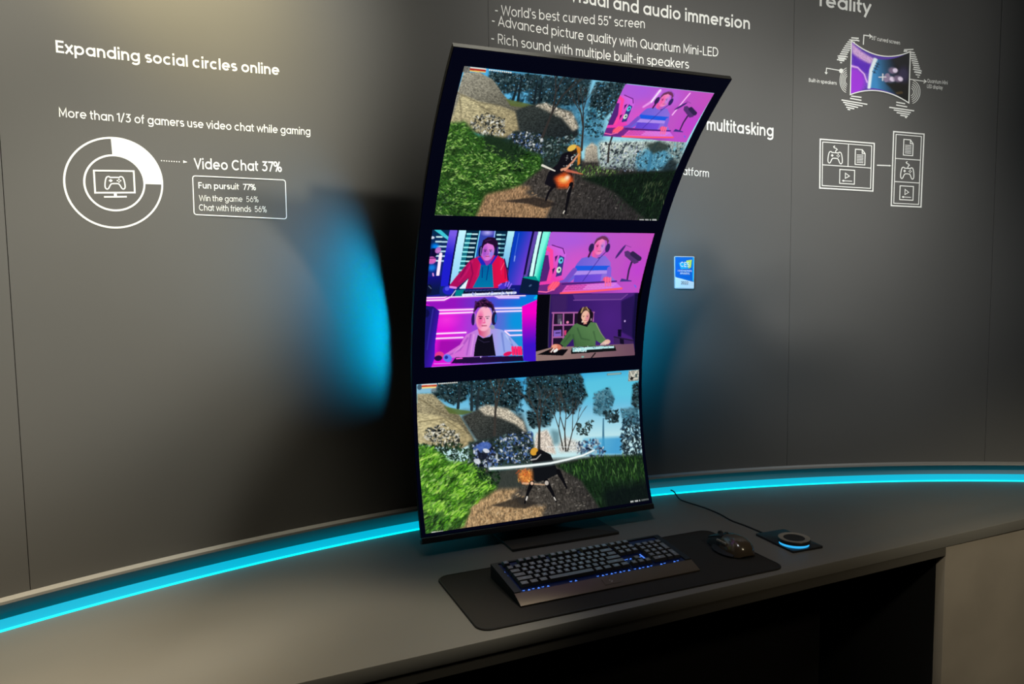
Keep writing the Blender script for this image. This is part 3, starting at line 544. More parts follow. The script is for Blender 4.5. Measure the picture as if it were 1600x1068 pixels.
def call_red_jacket(S):
    S.view(660, 350, 8); S.setclip([(118, 70), (1600, 95), (1465, 905), (35, 935)])
    S.poly([(0, 0), (1700, 0), (1700, 1000), (0, 1000)], (10, 40, 90))
    S.poly([(118, 70), (330, 70), (280, 940), (30, 940)], (8, 44, 78), 1, (20, 30, 140), [(150, 80), (150, 800)])
    S.line([(170, 60), (330, 190), (360, 300)], 46, (60, 200, 215), 1, 14)
    for i in range(6): S.line([(180-i*6, 165+i*62), (245-i*6, 165+i*62)], 18, (215, 250, 255), .9); S.line([(262-i*8, 168+i*62), (322-i*8, 168+i*62)], 18, (200, 235, 255), .9 if i else .2)
    S.ell(125, 175, 28, 16, (215, 225, 245))
    S.ell(165, 290, 62, 50, (0, 130, 240), 1, 0, .8); S.ell(145, 375, 52, 56, (10, 8, 50)); S.ell(205, 340, 34, 40, (200, 120, 210), .9, .6); S.ell(128, 470, 54, 46, (220, 100, 190), .95); S.line([(80, 445), (180, 440)], 10, (70, 20, 80))
    S.ell(135, 565, 66, 54, (20, 120, 220), 1, 0, .7); S.line([(240, 390), (212, 655)], 36, (255, 235, 255)); S.line([(150, 640), (160, 690)], 16, (230, 150, 230))
    S.ell(110, 370, 24, 40, (14, 10, 60)); S.poly([(40, 690), (260, 660), (240, 900), (40, 930)], (20, 16, 130), 1, (10, 24, 70), [(150, 680), (150, 850)])
    S.ell(100, 840, 40, 60, (10, 16, 44)); S.line([(100, 800), (130, 830)], 10, (110, 130, 170), .8)
    S.poly([(340, 75), (445, 75), (360, 800), (240, 900), (270, 560)], (30, 30, 205), 1, (120, 90, 230), [(330, 400), (420, 150)])
    S.poly([(455, 75), (545, 75), (480, 600), (450, 790), (360, 790)], (196, 244, 255), 1, (150, 215, 250), [(470, 100), (400, 700)])
    S.poly([(435, 75), (456, 75), (364, 790), (345, 790)], (8, 10, 70)); S.poly([(545, 75), (715, 80), (640, 640), (475, 640)], (4, 36, 60))
    for i in range(9):
        y = 125+i*59; x = 560-i*10
        S.line([(x, y), (x+48, y)], 20, (150, 250, 250), .95); S.line([(x+66, y+3), (x+126, y+3)], 17, (215, 250, 255), .9); S.poly([(x-8, y+14), (x+50, y+14), (x+46, y+44), (x-14, y+44)], (20, 130, 150), .8)
    S.poly([(715, 80), (910, 82), (900, 460), (660, 460)], (30, 90, 190), 1, (60, 60, 170), [(720, 400), (850, 100)]); S.ell(812, 108, 90, 46, (200, 190, 255), .95, 0, 1)
    S.line([(716, 80), (672, 430)], 12, (120, 225, 255)); S.line([(905, 82), (895, 240)], 12, (150, 190, 255))
    S.poly([(918, 82), (1062, 84), (1010, 440), (900, 440)], (4, 34, 60))
    for i in range(7):
        y = 135+i*58; x = 925-i*2; S.line([(x+10, y), (x+56, y)], 18, (190, 250, 255), .95); S.line([(x+72, y+2), (x+108, y+2)], 16, (140, 220, 235), .8)
    S.poly([(1065, 84), (1150, 86), (1085, 560), (1010, 560)], (180, 240, 250), 1, (120, 190, 235), [(1100, 100), (1050, 500)]); S.poly([(1150, 86), (1380, 88), (1260, 800), (1080, 800)], (8, 60, 190), 1, (110, 60, 210), [(1130, 400), (1330, 450)])
    S.poly([(1380, 88), (1450, 90), (1330, 700), (1290, 700)], (96, 70, 170)); S.line([(1385, 90), (1300, 640)], 26, (16, 12, 60)); S.line([(1205, 110), (1160, 480)], 8, (120, 160, 250), .5); S.line([(1172, 415), (1166, 480)], 12, (190, 220, 255), .8, 6, 3)
    S.poly([(1448, 90), (1492, 92), (1420, 670), (1360, 670)], (210, 255, 250)); S.line([(1497, 92), (1412, 680)], 18, (10, 20, 60)); S.poly([(1506, 92), (1600, 95), (1490, 740), (1415, 700)], (130, 250, 225), 1, (0, 185, 165), [(1500, 380), (1560, 390)])
    S.poly([(240, 800), (1470, 780), (1465, 910), (235, 930)], (16, 40, 110), 1, (20, 20, 120), [(300, 850), (1400, 850)])
    # player in the red jacket
    S.poly([(480, 830), (600, 700), (590, 830)], (225, 245, 255))
    S.poly([(610, 470), (720, 415), (950, 400), (1040, 460), (1090, 600), (1100, 740), (1010, 760), (980, 820), (560, 830), (600, 690), (440, 830), (350, 800), (440, 680), (540, 560)], (172, 14, 92), 1, (230, 16, 70), [(500, 600), (1060, 560)])
    for q in ([(640, 480), (560, 640), (480, 740)], [(740, 520), (700, 680)], [(1000, 480), (1010, 640)]): S.line(q, 16, (226, 40, 130), .55, 8, 8)
    for q in ([(620, 500), (650, 640), (600, 800)], [(1050, 500), (1060, 700)], [(560, 560), (500, 680)]): S.line(q, 13, (80, 4, 70), .6, 8, 6)
    S.line([(1040, 450), (1075, 580), (1095, 720)], 14, (30, 20, 80)); S.line([(1000, 590), (1040, 500)], 9, (255, 110, 130), .8)
    S.poly([(700, 440), (760, 540), (880, 530), (960, 400), (920, 410), (880, 480), (800, 500), (740, 420)], (30, 40, 190)); S.poly([(745, 530), (890, 520), (915, 815), (650, 820), (730, 660)], (0, 96, 160), 1, (0, 120, 170), [(800, 540), (800, 800)])
    S.line([(770, 560), (768, 690)], 9, (10, 40, 120)); S.line([(845, 545), (822, 720)], 9, (10, 40, 120))
    S.poly([(775, 430), (890, 430), (870, 500), (820, 540), (785, 480)], (150, 50, 170))
    face(S, 828, 350, 84, 118, (222, 120, 216), (120, 50, 190), 0, -1); S.ell(875, 385, 36, 62, (110, 130, 240), .7, 0, .8)
    S.poly([(745, 290), (760, 210), (820, 165), (900, 170), (950, 230), (950, 320), (915, 320), (890, 270), (820, 245), (780, 270), (755, 330)], (34, 12, 48)); S.line([(790, 220), (860, 200)], 10, (90, 40, 110), .6)
    S.ell(735, 350, 24, 66, (16, 14, 60)); S.ell(940, 350, 22, 62, (20, 16, 80)); S.line([(742, 300), (740, 400)], 8, (200, 180, 250), .7); S.line([(950, 300), (955, 380)], 7, (120, 110, 230), .7)
    S.ell(345, 850, 72, 56, (34, 34, 190), 1, .2); S.ell(330, 830, 28, 26, (90, 90, 240), .8); S.line([(370, 810), (440, 820)], 24, (226, 140, 230)); S.line([(440, 850), (385, 925)], 9, (240, 220, 255))
    S.ell(1030, 800, 62, 40, (70, 50, 200), 1, -.3); 
    for q in ([(1060, 790), (1075, 745)], [(1090, 800), (1108, 750)], [(1100, 830), (1136, 770)], [(980, 790), (1010, 770)]): S.line(q, 18, (150, 110, 250), .9)
    S.poly([(440, 850), (560, 840), (520, 925), (430, 930)], (0, 130, 140)); S.poly([(540, 850), (1130, 830), (1200, 880), (520, 925)], (12, 16, 50))
    for i in range(14): S.line([(560+i*45, 862-i*2), (590+i*45, 858-i*2)], 12, (70, 90, 170), .7)
    S.line([(530, 910), (1190, 880)], 26, (226, 236, 255)); S.leaves([(530, 890), (1190, 860), (1190, 905), (530, 925)], 50, [(255, 255, 255), (120, 130, 210)], (8, 18), .6)
    S.poly([(1280, 680), (1440, 670), (1480, 740), (1330, 740)], (0, 150, 140)); S.poly([(1275, 690), (1480, 730), (1465, 910), (1235, 885)], (10, 28, 60)); S.ell(1375, 790, 22, 12, (80, 110, 150), .8, -.6)
    S.setclip()

def call_neon_room(S):
    S.view(650, 460, 8); S.setclip([(112, 55), (1545, 25), (1495, 832), (108, 912)])
    S.poly([(0, 0), (1600, 0), (1600, 1000), (0, 1000)], (226, 20, 216), 1, (20, 150, 216), [(420, 400), (1330, 420)])
    S.poly([(100, 40), (1560, 20), (1540, 110), (1350, 170), (300, 210), (100, 120)], (150, 20, 190), 1, (10, 120, 220), [(500, 150), (1350, 120)])
    S.ell(400, 340, 200, 120, (255, 70, 230), .6, 0, 1); S.poly([(300, 570), (720, 570), (500, 760), (260, 760)], (140, 10, 160), .7, soft=14); S.poly([(1180, 260), (1350, 250), (1345, 450), (1180, 450)], (0, 150, 225), .7, soft=20)
    for q in ([(112, 68), (380, 62), (430, 30)], [(112, 100), (375, 92), (450, 55), (1000, 35), (1060, 62), (1310, 60)], [(990, 25), (1080, 40), (1390, 34)], [(300, 222), (760, 208)], [(315, 262), (740, 244)], [(1000, 196), (1350, 190)], [(1000, 236), (1345, 226)],
              [(275, 508), (640, 492)], [(262, 566), (600, 552)], [(1130, 470), (1340, 466)], [(1130, 475), (1190, 526), (1340, 520)]):
        S.line(q, 34, (255, 80, 240) if q[0][0] < 900 else (150, 140, 255), .5, None, 10); S.line(q, 17, (255, 226, 255))
    S.poly([(1350, 170), (1545, 85), (1500, 840), (1340, 830)], (245, 0, 200), 1, (60, 20, 200), [(1450, 250), (1430, 640)]); S.poly([(1500, 60), (1545, 20), (1545, 80), (1500, 80)], (0, 190, 235))
    S.poly([(112, 160), (240, 175), (315, 230), (250, 640), (240, 800), (190, 912), (105, 912)], (24, 22, 110), 1, (70, 20, 190), [(150, 500), (290, 520)])
    S.ell(150, 260, 40, 50, (14, 16, 70)); S.line([(235, 210), (150, 700)], 14, (70, 60, 190), .6, 8, 5)
    # player with short dark hair
    S.poly([(640, 520), (780, 455), (1000, 440), (1100, 460), (1190, 540), (1280, 640), (1330, 690), (1230, 760), (560, 790), (360, 800), (360, 760), (560, 640)], (214, 110, 216), 1, (150, 170, 236), [(600, 600), (1100, 600)])
    for q in ([(700, 520), (640, 760)], [(660, 560), (560, 700), (430, 760)], [(1090, 500), (1110, 720)], [(1180, 570), (1230, 690)]): S.line(q, 18, (130, 50, 170) if q[0][0] < 900 else (70, 90, 180), .6, 10, 8)
    for q in ([(740, 520), (690, 760)], [(1140, 520), (1200, 620)], [(600, 640), (480, 740)]): S.line(q, 12, (246, 180, 240) if q[0][0] < 900 else (206, 226, 250), .7, 7, 7)
    S.poly([(790, 520), (850, 560), (940, 540), (970, 500), (1000, 770), (725, 780), (750, 640)], (14, 12, 26)); S.line([(790, 570), (860, 610), (930, 600)], 8, (60, 50, 90), .7)
    S.poly([(790, 440), (950, 430), (945, 510), (870, 555), (805, 520)], (214, 70, 120), 1, (226, 170, 190), [(800, 480), (940, 480)])
    face(S, 872, 320, 108, 158, (250, 176, 200), (226, 40, 130), 0, -1, (40, 14, 30)); S.ell(925, 330, 46, 110, (226, 190, 220), .5, 0, .9)
    S.poly([(755, 240), (755, 160), (800, 105), (880, 85), (960, 115), (1000, 190), (985, 260), (965, 190), (880, 175), (800, 185)], (34, 12, 40)); S.leaves([(760, 110), (980, 110), (980, 180), (770, 190)], 40, [(90, 30, 80), (20, 8, 28)], (10, 26), .4)
    S.line([(745, 240), (770, 130), (880, 70), (985, 150), (1010, 240)], 16, (70, 30, 90), .9); S.ell(738, 330, 26, 78, (40, 20, 90)); S.ell(1000, 320, 36, 84, (30, 20, 60)); S.ell(1018, 320, 14, 60, (30, 120, 210), .9); S.line([(760, 260), (755, 390)], 7, (250, 190, 240), .7); S.ell(975, 425, 34, 26, (150, 160, 170), .9, .6)
    S.ell(300, 770, 60, 50, (230, 60, 140)); S.ell(285, 800, 50, 34, (30, 10, 60)); S.ell(400, 800, 60, 46, (96, 120, 240), 1, .5); S.ell(385, 790, 22, 22, (30, 40, 160)); S.ell(350, 870, 90, 26, (220, 30, 220), .9, 0, .7)
    S.ell(1150, 745, 60, 26, (226, 20, 90), 1, -.2); 
    for x in (1215, 1250, 1285, 1315): S.line([(x, 670), (x+4, 750)], 32, (255, 40, 110)); S.line([(x+18, 690), (x+18, 750)], 6, (150, 0, 70), .8)
    S.poly([(500, 790), (1335, 770), (1340, 830), (700, 860), (440, 860)], (34, 14, 60), 1, (26, 12, 54), [(500, 800), (1300, 800)]); S.line([(510, 805), (580, 800)], 14, (255, 90, 220)); S.line([(230, 866), (430, 860)], 10, (220, 130, 240)); S.line([(200, 905), (600, 885), (1490, 838)], 12, (190, 110, 250), .9); S.ell(812, 785, 8, 8, (235, 225, 255))
    S.setclip()

def call_pink_studio(S, q, tubes):
    """q: the four corners of the window in the picture's own view; drawn on a unit grid of 1330 x 800"""
    B = np.array(q, float)
    def W(x, y):
        u, v = x/1330., y/800.
        return tuple(B[0]*(1-u)*(1-v)+B[1]*u*(1-v)+B[2]*u*v+B[3]*(1-u)*v)
    k = np.hypot(*(B[1]-B[0]))/1330.
    Y = lambda pts: [W(*p) for p in pts]
    P = lambda pts, col, a=1., to=None, ends=None, soft=0: S.poly(Y(pts), col, a, to, None if ends is None else Y(ends), soft)
    L = lambda pts, w, col, a=1., w2=None, soft=1.: S.line(Y(pts), w*k, col, a, None if w2 is None else w2*k, soft)
    E = lambda x, y, rx, ry, col, a=1., ang=0, soft=.15: S.ell(*W(x, y), rx*k, ry*k, col, a, ang, soft)
    S.setclip(Y([(0, 0), (1330, 0), (1330, 800), (0, 800)]))
    P([(0, 0), (1330, 0), (1330, 800), (0, 800)], (178, 92, 216), 1, (196, 80, 190), [(100, 200), (1300, 300)])
    E(450, 480, 420, 330, (250, 80, 190), .55, 0, 1); E(300, 80, 300, 160, (170, 90, 225), .7, 0, 1); E(1250, 500, 300, 330, (190, 60, 220), .6, 0, 1)
    if tubes:
        L([(540, 60), (500, 230), (420, 320)], 60, (255, 190, 250), .7, 30, 6); L([(540, 40), (500, 230)], 26, (255, 250, 255)); L([(985, 40), (905, 400)], 22, (255, 190, 250)); E(700, 150, 300, 200, (190, 120, 250), .5, 0, 1)
    # computer case on the left
    P([(0, 180), (110, 170), (230, 220), (270, 290), (285, 600), (120, 640), (0, 560)], (206, 100, 226), 1, (240, 60, 170), [(240, 300), (60, 500)]); P([(-10, 300), (40, 300), (95, 470), (85, 640), (-10, 640)], (84, 36, 120)); L([(0, 210), (70, 250), (120, 480), (110, 640)], 40, (250, 70, 160), 1, 50)
    P([(185, 300), (255, 330), (268, 560), (195, 580)], (52, 50, 130)); L([(60, 170), (210, 215), (245, 280)], 12, (96, 26, 120))
    for y, c in ((370, (90, 200, 226)), (490, (210, 236, 214))): E(217, y, 34, 42, c); E(222, y-2, 13, 16, (20, 20, 60))
    for y in (320, 480): P([(130, y), (165, y-20), (150, y+70)], (60, 20, 90))
    P([(0, 640), (300, 600), (300, 680), (0, 700)], (240, 60, 170), .9); 
    # player in the striped shirt
    P([(480, 340), (600, 310), (780, 310), (870, 400), (900, 560), (990, 640), (900, 690), (810, 620), (790, 660), (450, 680), (450, 600), (350, 690), (230, 660), (390, 560), (430, 420)], (110, 96, 216), 1, (140, 110, 220), [(450, 400), (850, 420)])
    P([(425, 440), (870, 440), (880, 500), (420, 500)], (30, 90, 226)); P([(415, 506), (890, 500), (893, 540), (412, 560)], (176, 140, 236)); P([(440, 560), (790, 550), (790, 660), (440, 670)], (96, 70, 210), 1, (120, 80, 220), [(450, 600), (790, 600)]); L([(420, 500), (330, 640), (250, 660)], 70, (120, 80, 200), 1, 50); L([(870, 480), (890, 590)], 60, (130, 96, 220))
    L([(720, 330), (560, 640)], 10, (60, 40, 150), .8)
    P([(595, 240), (735, 240), (730, 310), (680, 345), (610, 320)], (240, 90, 160), 1, (140, 90, 220), [(620, 280), (730, 280)]); L([(585, 200), (565, 320)], 26, (70, 20, 70))
    face(S, *W(675, 185), 76*k, 112*k, (244, 130, 190), (236, 60, 150), 0, -1, (90, 30, 80)); E(715, 190, 40, 84, (150, 130, 245), .6, 0, .8)
    P([(590, 190), (600, 90), (660, 45), (730, 50), (775, 110), (770, 170), (745, 110), (680, 85), (630, 110), (605, 160)], (110, 50, 90)); L([(580, 150), (610, 70), (690, 30), (770, 80), (790, 150)], 12, (150, 90, 190), .9)
    E(572, 205, 38, 60, (46, 30, 80)); E(782, 205, 34, 60, (50, 34, 96)); L([(770, 260), (720, 330), (690, 340)], 10, (50, 40, 130))
    # boom microphone
    S.ell(*W(960, 255), 20*k, 108*k, (60, 36, 110), .95, .55 if not tubes else .85); L([(1000, 165), (1080, 195)], 6, (120, 60, 140)); P([(1010, 255), (1050, 240), (1210, 330), (1230, 400), (1180, 420), (1030, 310)], (84, 50, 110)); L([(1120, 280), (1230, 350)], 60, (50, 34, 76)); L([(1140, 400), (1130, 500), (1140, 650)], 30, (56, 36, 80), 1, 22); P([(1060, 610), (1200, 640), (1200, 720), (1030, 690)], (60, 50, 130)); E(1230, 730, 60, 40, (80, 110, 240), .9)
    # desk, hands and keyboard
    P([(0, 680), (330, 650), (1200, 650), (1330, 800), (0, 800)], (110, 40, 130), 1, (190, 80, 200), [(200, 700), (1100, 700)]); L([(300, 672), (1000, 645)], 18, (70, 30, 120)); P([(360, 690), (1000, 660), (1090, 730), (300, 790)], (226, 90, 190), 1, (206, 110, 236), [(400, 700), (1000, 700)]); L([(300, 788), (700, 770), (1090, 740)], 26, (255, 90, 110))
    for r in range(3):
        for i in range(13): L([(390+i*48-r*20, 700+r*22-i*1.6), (424+i*48-r*20, 699+r*22-i*1.6)], 10, (180, 50, 140) if i < 5 else (230, 150, 220), .8)
    E(190, 690, 90, 46, (250, 70, 110), 1, -.4)
    for dx in (0, 36, 70): L([(180+dx, 650), (130+dx, 740)], 24, (255, 100, 130), .9)
    E(870, 620, 60, 36, (240, 80, 130), 1, .2)
    for dx in (0, 34, 64): L([(850+dx, 600), (870+dx, 700)], 24, (250, 110, 160), .9)
    L([(0, 760), (110, 770), (200, 740)], 14, (255, 110, 170)); S.setclip()

def call_green_sweater(S):
    S.view(830, 450, 8); S.setclip([(105, 100), (1375, 75), (1290, 842), (55, 912)])
    S.poly([(0, 0), (1600, 0), (1600, 1000), (0, 1000)], (44, 22, 92), 1, (70, 32, 120), [(300, 500), (950, 350)])
    S.poly([(105, 100), (270, 100), (220, 760), (60, 800)], (6, 6, 14)); S.poly([(275, 110), (480, 100), (470, 300), (280, 340)], (62, 34, 96), .8, soft=8); S.poly([(550, 100), (1250, 90), (1160, 165), (580, 175)], (86, 44, 130)); S.line([(560, 172), (1160, 160), (1240, 95)], 12, (130, 80, 160), .8); S.line([(270, 110), (220, 740)], 12, (70, 60, 90), .8)
    S.poly([(1160, 180), (1320, 110), (1300, 640), (1150, 560)], (36, 20, 78), .9, soft=4); S.poly([(1330, 80), (1380, 80), (1300, 840), (1280, 620)], (14, 12, 50), .9, soft=6); S.ell(1198, 428, 14, 14, (190, 160, 220)); S.ell(1000, 400, 190, 190, (76, 34, 130), .6, 0, 1)
    # cube shelf
    S.poly([(290, 325), (815, 318), (800, 470), (540, 480), (420, 740), (250, 740)], (30, 16, 40))
    for q in ([(290, 330), (815, 322)], [(290, 480), (560, 474)], [(285, 628), (450, 622)], [(305, 330), (270, 740)], [(432, 330), (415, 640)], [(562, 330), (552, 470)], [(806, 322), (800, 430)]): S.line(q, 19, (170, 96, 160))
    S.poly([(300, 545), (395, 535), (390, 615), (295, 620)], (130, 96, 190)); S.line([(325, 575), (375, 572)], 14, (50, 30, 90)); S.poly([(352, 350), (412, 348), (405, 465), (350, 468)], (70, 60, 84)); S.ell(380, 430, 26, 34, (100, 90, 110), .8); S.ell(478, 445, 20, 18, (226, 130, 170)); S.line([(396, 440), (394, 468)], 12, (200, 200, 200)); S.poly([(430, 545), (460, 540), (455, 600), (430, 605)], (200, 60, 110))
    S.poly([(1105, 530), (1150, 530), (1140, 620), (1100, 615)], (14, 10, 36)); S.poly([(1050, 610), (1290, 650), (1290, 720), (1040, 700)], (60, 36, 90)); S.line([(1050, 620), (1290, 665)], 12, (30, 20, 50)); S.poly([(1120, 640), (1170, 650), (1170, 710), (1120, 700)], (18, 12, 34))
    # desk
    S.poly([(60, 800), (270, 745), (1290, 700), (1295, 845), (55, 915)], (150, 122, 116), 1, (110, 76, 96), [(400, 850), (1250, 760)]); 
    for i in range(6): S.line([(80, 845+i*12), (700, 812+i*14), (1290, 740+i*20)], 5, (110, 86, 84), .45)
    S.poly([(75, 835), (240, 770), (470, 770), (395, 845)], (10, 9, 14)); S.line([(800, 815), (748, 870)], 16, (14, 12, 16))
    # player in the green sweater
    S.poly([(560, 470), (640, 440), (760, 440), (840, 450), (900, 580), (950, 650), (880, 700), (820, 660), (810, 730), (545, 740), (540, 640), (430, 750), (370, 700), (470, 570)], (66, 104, 62), 1, (84, 124, 76), [(560, 700), (720, 520)])
    for q in ([(600, 520), (640, 640), (740, 660)], [(540, 600), (560, 720)], [(500, 600), (420, 690)], [(800, 560), (820, 660)]): S.line(q, 18, (40, 68, 44), .55, 10, 8)
    S.line([(835, 460), (880, 560), (930, 640)], 12, (150, 140, 130), .8, 6)
    S.poly([(610, 330), (650, 270), (720, 250), (780, 290), (800, 380), (770, 440), (720, 500), (650, 480), (600, 460)], (22, 14, 22))
    face(S, 705, 375, 62, 84, (236, 186, 160), (206, 96, 140), 0, 1, (120, 80, 60)); S.poly([(640, 330), (660, 270), (710, 250), (760, 290), (765, 330), (740, 295), (690, 290), (655, 340)], (96, 70, 50)); S.line([(680, 262), (655, 320)], 12, (210, 180, 130), .9); S.line([(722, 256), (745, 300)], 10, (200, 170, 120), .9)
    S.ell(785, 370, 22, 60, (24, 14, 28)); S.ell(775, 410, 8, 20, (210, 180, 190), .8); S.line([(660, 420), (640, 380)], 10, (20, 14, 20)); S.ell(662, 438, 10, 10, (235, 215, 205)); S.line([(680, 462), (715, 458)], 12, (235, 150, 140))
    S.ell(322, 745, 78, 42, (210, 120, 100), 1, .1); S.ell(300, 735, 40, 26, (240, 170, 140), .8)
    for q in ([(270, 760), (235, 800)], [(310, 770), (280, 805)]): S.line(q, 22, (90, 40, 40), .8); S.line([(q[0][0]+14, 765), (q[1][0]+16, 802)], 16, (245, 225, 215))
    S.ell(310, 785, 36, 20, (240, 240, 236), 1, -.4)
    S.ell(960, 680, 50, 34, (226, 180, 160)); 
    for x in (900, 925, 950): S.line([(x+20, 680), (x-20, 712)], 16, (236, 200, 180))
    S.poly([(500, 790), (520, 745), (1050, 720), (1068, 785), (500, 825)], (14, 18, 20)); S.poly([(520, 750), (1040, 728), (1042, 752), (700, 775), (690, 795), (520, 800)], (186, 235, 235)); S.leaves([(520, 745), (700, 740), (690, 795), (520, 800)], 60, [(245, 255, 255), (40, 70, 76), (120, 190, 195)], (7, 16), .5); S.leaves([(700, 735), (1040, 726), (1042, 752), (700, 772)], 60, [(245, 255, 255), (60, 100, 120), (150, 220, 225)], (6, 14), .4); S.ell(640, 858, 22, 12, (120, 190, 180), .8)
    S.setclip()

def video_calls(S):
    call_red_jacket(S); S.view(0, 0, 1); call_pink_studio(S, [(860, 362), (1023.6, 363.2), (1003, 459.5), (843.5, 463)], False)
    call_neon_room(S); call_green_sweater(S)
# ---------------------------------------------------------------- the tall curved display
TH, RC, LEN, HW = R(-19.589), 1.0, 1.261, .351
def arc(x, s, r=0.):
    """point of the display: x across, s metres up the curve, r metres behind the glass"""
    p = TH+s/RC; return Vector((x, (RC+r)*math.cos(p)-RC*math.cos(TH), (RC+r)*math.sin(p)-RC*math.sin(TH)+.05))
def slab(bm, x0, x1, s0, s1, r0, r1, n=48, inset=0.):
    ss = np.linspace(s0, s1, n)
    loft(bm, [[arc(x0, s, r0), arc(x1, s, r0), arc(x1-inset, s, r1), arc(x0+inset, s, r1)] for s in ss])
BIAS = (1.7, 2.1)                                    # watts of the left and right light bars
mon = thing('curved_monitor', 'tall curved black display leaning over the keyboard with three stacked pictures', 'monitor', (0, 0, DESK))
bm = bmesh.new(); slab(bm, -HW, HW, 0, LEN, .0012, .013); obj('housing', bm, 'edge', mon, smooth=30)
bm = bmesh.new(); slab(bm, -HW+.0015, HW-.0015, .0015, LEN-.0015, 0, .0011); obj('display_glass', bm, 'glass', mon, smooth=30)
bm = bmesh.new(); slab(bm, -HW-.002, HW-.001, -.016, -.0005, -.006, .016, 3); obj('bottom_bar', bm, 'black', mon, bevel=.0015)
bm = bmesh.new(); slab(bm, -.291, .291, .16, 1.08, .0131, .0945, 40); slab(bm, -.316, .316, .16, 1.08, .0946, .098, 40); obj('rear_cover', bm, 'black', mon, smooth=30)
for s in (-1, 1):                                   # a narrow blue light bar under the rear lip, shining out along the wall
    bm = bmesh.new(); slab(bm, s*.2912, s*.2922, .375, .77, .0780, .0815, 24); b_ = obj('back_light', bm, 'bias', mon); b_['label'] = 'blue light strip on the back edge'
    l = bpy.data.lights.new('back_light_bar', 'AREA'); l.shape = 'RECTANGLE'; l.size = .004; l.size_y = .41; l.energy = BIAS[s > 0]; l.color = (0, .50, 1); l.spread = R(92 if s < 0 else 165)
    o = link(bpy.data.objects.new('back_light_bar', l)); lo, hi = arc(s*.2935, .36, .0795), arc(s*.2935, .77, .0795); ax = (hi-lo).normalized()
    out = Vector((s, 1.0, 0)); out = (out-ax*out.dot(ax)).normalized(); sd = ax.cross(-out)
    mw = Matrix((sd, ax, -out)).transposed().to_4x4(); mw.translation = (lo+hi)/2+Vector((0, 0, DESK)); o.matrix_world = mw
px, hp = .036, .162
bm = bmesh.new(); prism(bm, rrect(px-hp, px+hp, -.066, .205, .004), .0002, .0075); obj('base_plate', bm, 'frame', mon, bevel=.0008)
bm = bmesh.new(); box(bm, px-.1, px+.1, .174, .192, .0077, .5); obj('stand_column', bm, 'black', mon, bevel=.004)
bm = bmesh.new(); box(bm, px-.07, px+.07, .158, .1735, .36, .48); obj('pivot_block', bm, 'black', mon, bevel=.004)

m = bpy.data.materials.new('lit display picture'); m.use_nodes = True; nt = m.node_tree; b = nt.nodes['Principled BSDF']
at = nt.nodes.new('ShaderNodeAttribute'); at.attribute_name = 'picture'; nt.links.new(at.outputs['Color'], b.inputs['Emission Color'])
b.inputs['Emission Strength'].default_value = 1.0; b.inputs['Base Color'].default_value = (.002, .002, .003, 1); b.inputs['Roughness'].default_value = .3; b.inputs['Specular IOR Level'].default_value = .2
M_['picture'] = m
def grid_picture(name, img, P, parent, mkey='picture'):
    """a dense sheet of vertices, each carrying one spot of the drawn picture; P(u, v) places it, v downwards"""
    h, w = img.shape[:2]
    co = np.array([P((i+.5)/w, (j+.5)/h) for j in range(h) for i in range(w)], np.float32)
    k = (np.arange(h-1)[:, None]*w+np.arange(w-1)[None]).ravel()
    fc = np.stack([k, k+w, k+w+1, k+1], 1)
    me = bpy.data.meshes.new(name); me.vertices.add(len(co)); me.vertices.foreach_set('co', co.ravel())
    me.loops.add(fc.size); me.polygons.add(len(fc)); me.loops.foreach_set('vertex_index', fc.ravel().astype(np.int32))
    me.polygons.foreach_set('loop_start', np.arange(0, fc.size, 4, dtype=np.int32))
    lin = np.where(img <= .04045, img/12.92, ((img+.055)/1.055)**2.4)
    ca = me.color_attributes.new('picture', 'FLOAT_COLOR', 'POINT'); ca.data.foreach_set('color', np.c_[lin.reshape(-1, 3), np.ones(h*w)].astype(np.float32).ravel())
    me.materials.append(M_[mkey]); me.update(calc_edges=True); me.validate()
    return link(bpy.data.objects.new(name, me), parent)
def on_glass(x0, x1, s0, s1, r=-.0004): return lambda u, v: arc(x0+(x1-x0)*u, s1+(s0-s1)*v, r)
# drawing boards: four corners of each board in its own drawing units
S1 = Sheet([(724.7, 102.4), (1115.5, 145), (1031, 344.5), (679, 337)], 520, 292, 3)
warrior_scene(S1, False); S1.view(660, 90, 1600/480.); call_pink_studio(S1, [(1057, 137), (1518, 186), (1390, 457), (958, 424)], True)
S2 = Sheet([(675, 358.4), (1023.4, 363.4), (991.7, 555), (663, 574.2)], 520, 292, 4); video_calls(S2)
S3 = Sheet([(651, 600.2), (999.5, 576.3), (1013, 781.5), (664.2, 834.3)], 520, 292, 5); warrior_scene(S3, True)
for S, ext, lab in ((S1, (-.318, .3245, .8446, 1.2200), 'game picture of a forest fight with a small pink video call'), (S2, (-.3190, .3235, .4409, .8080), 'picture of four players in a video call'), (S3, (-.3402, .3400, .0090, .3984), 'game picture of a sword sweep in a forest')):
    o = grid_picture('screen_picture', S.result(), on_glass(*ext), mon); o['label'] = lab

# ---------------------------------------------------------------- desk mat, keyboard, mouse, dial
mp = thing('desk_mat', 'large black cloth desk mat under the keyboard and mouse', 'desk mat', (.039, -.296, DESK), .004)
bm = bmesh.new(); prism(bm, rrect(-.398, .398, -.152, .152, .03, 8), .0001, .0035); obj('cloth', bm, 'mat_', mp, bevel=.001)
ring = rrect(-.3965, .3965, -.1505, .1505, .029, 8)
bm = bmesh.new(); n = len(ring); loft(bm, [[(x*k, y*k2, z) for k, k2, z in ((1, 1, .0034), (1, 1, .0042), (.994, .985, .0042), (.994, .985, .0034))] for x, y in ring+ring[:1]], cap=False); obj('stitched_edge', bm, 'rubber', mp)

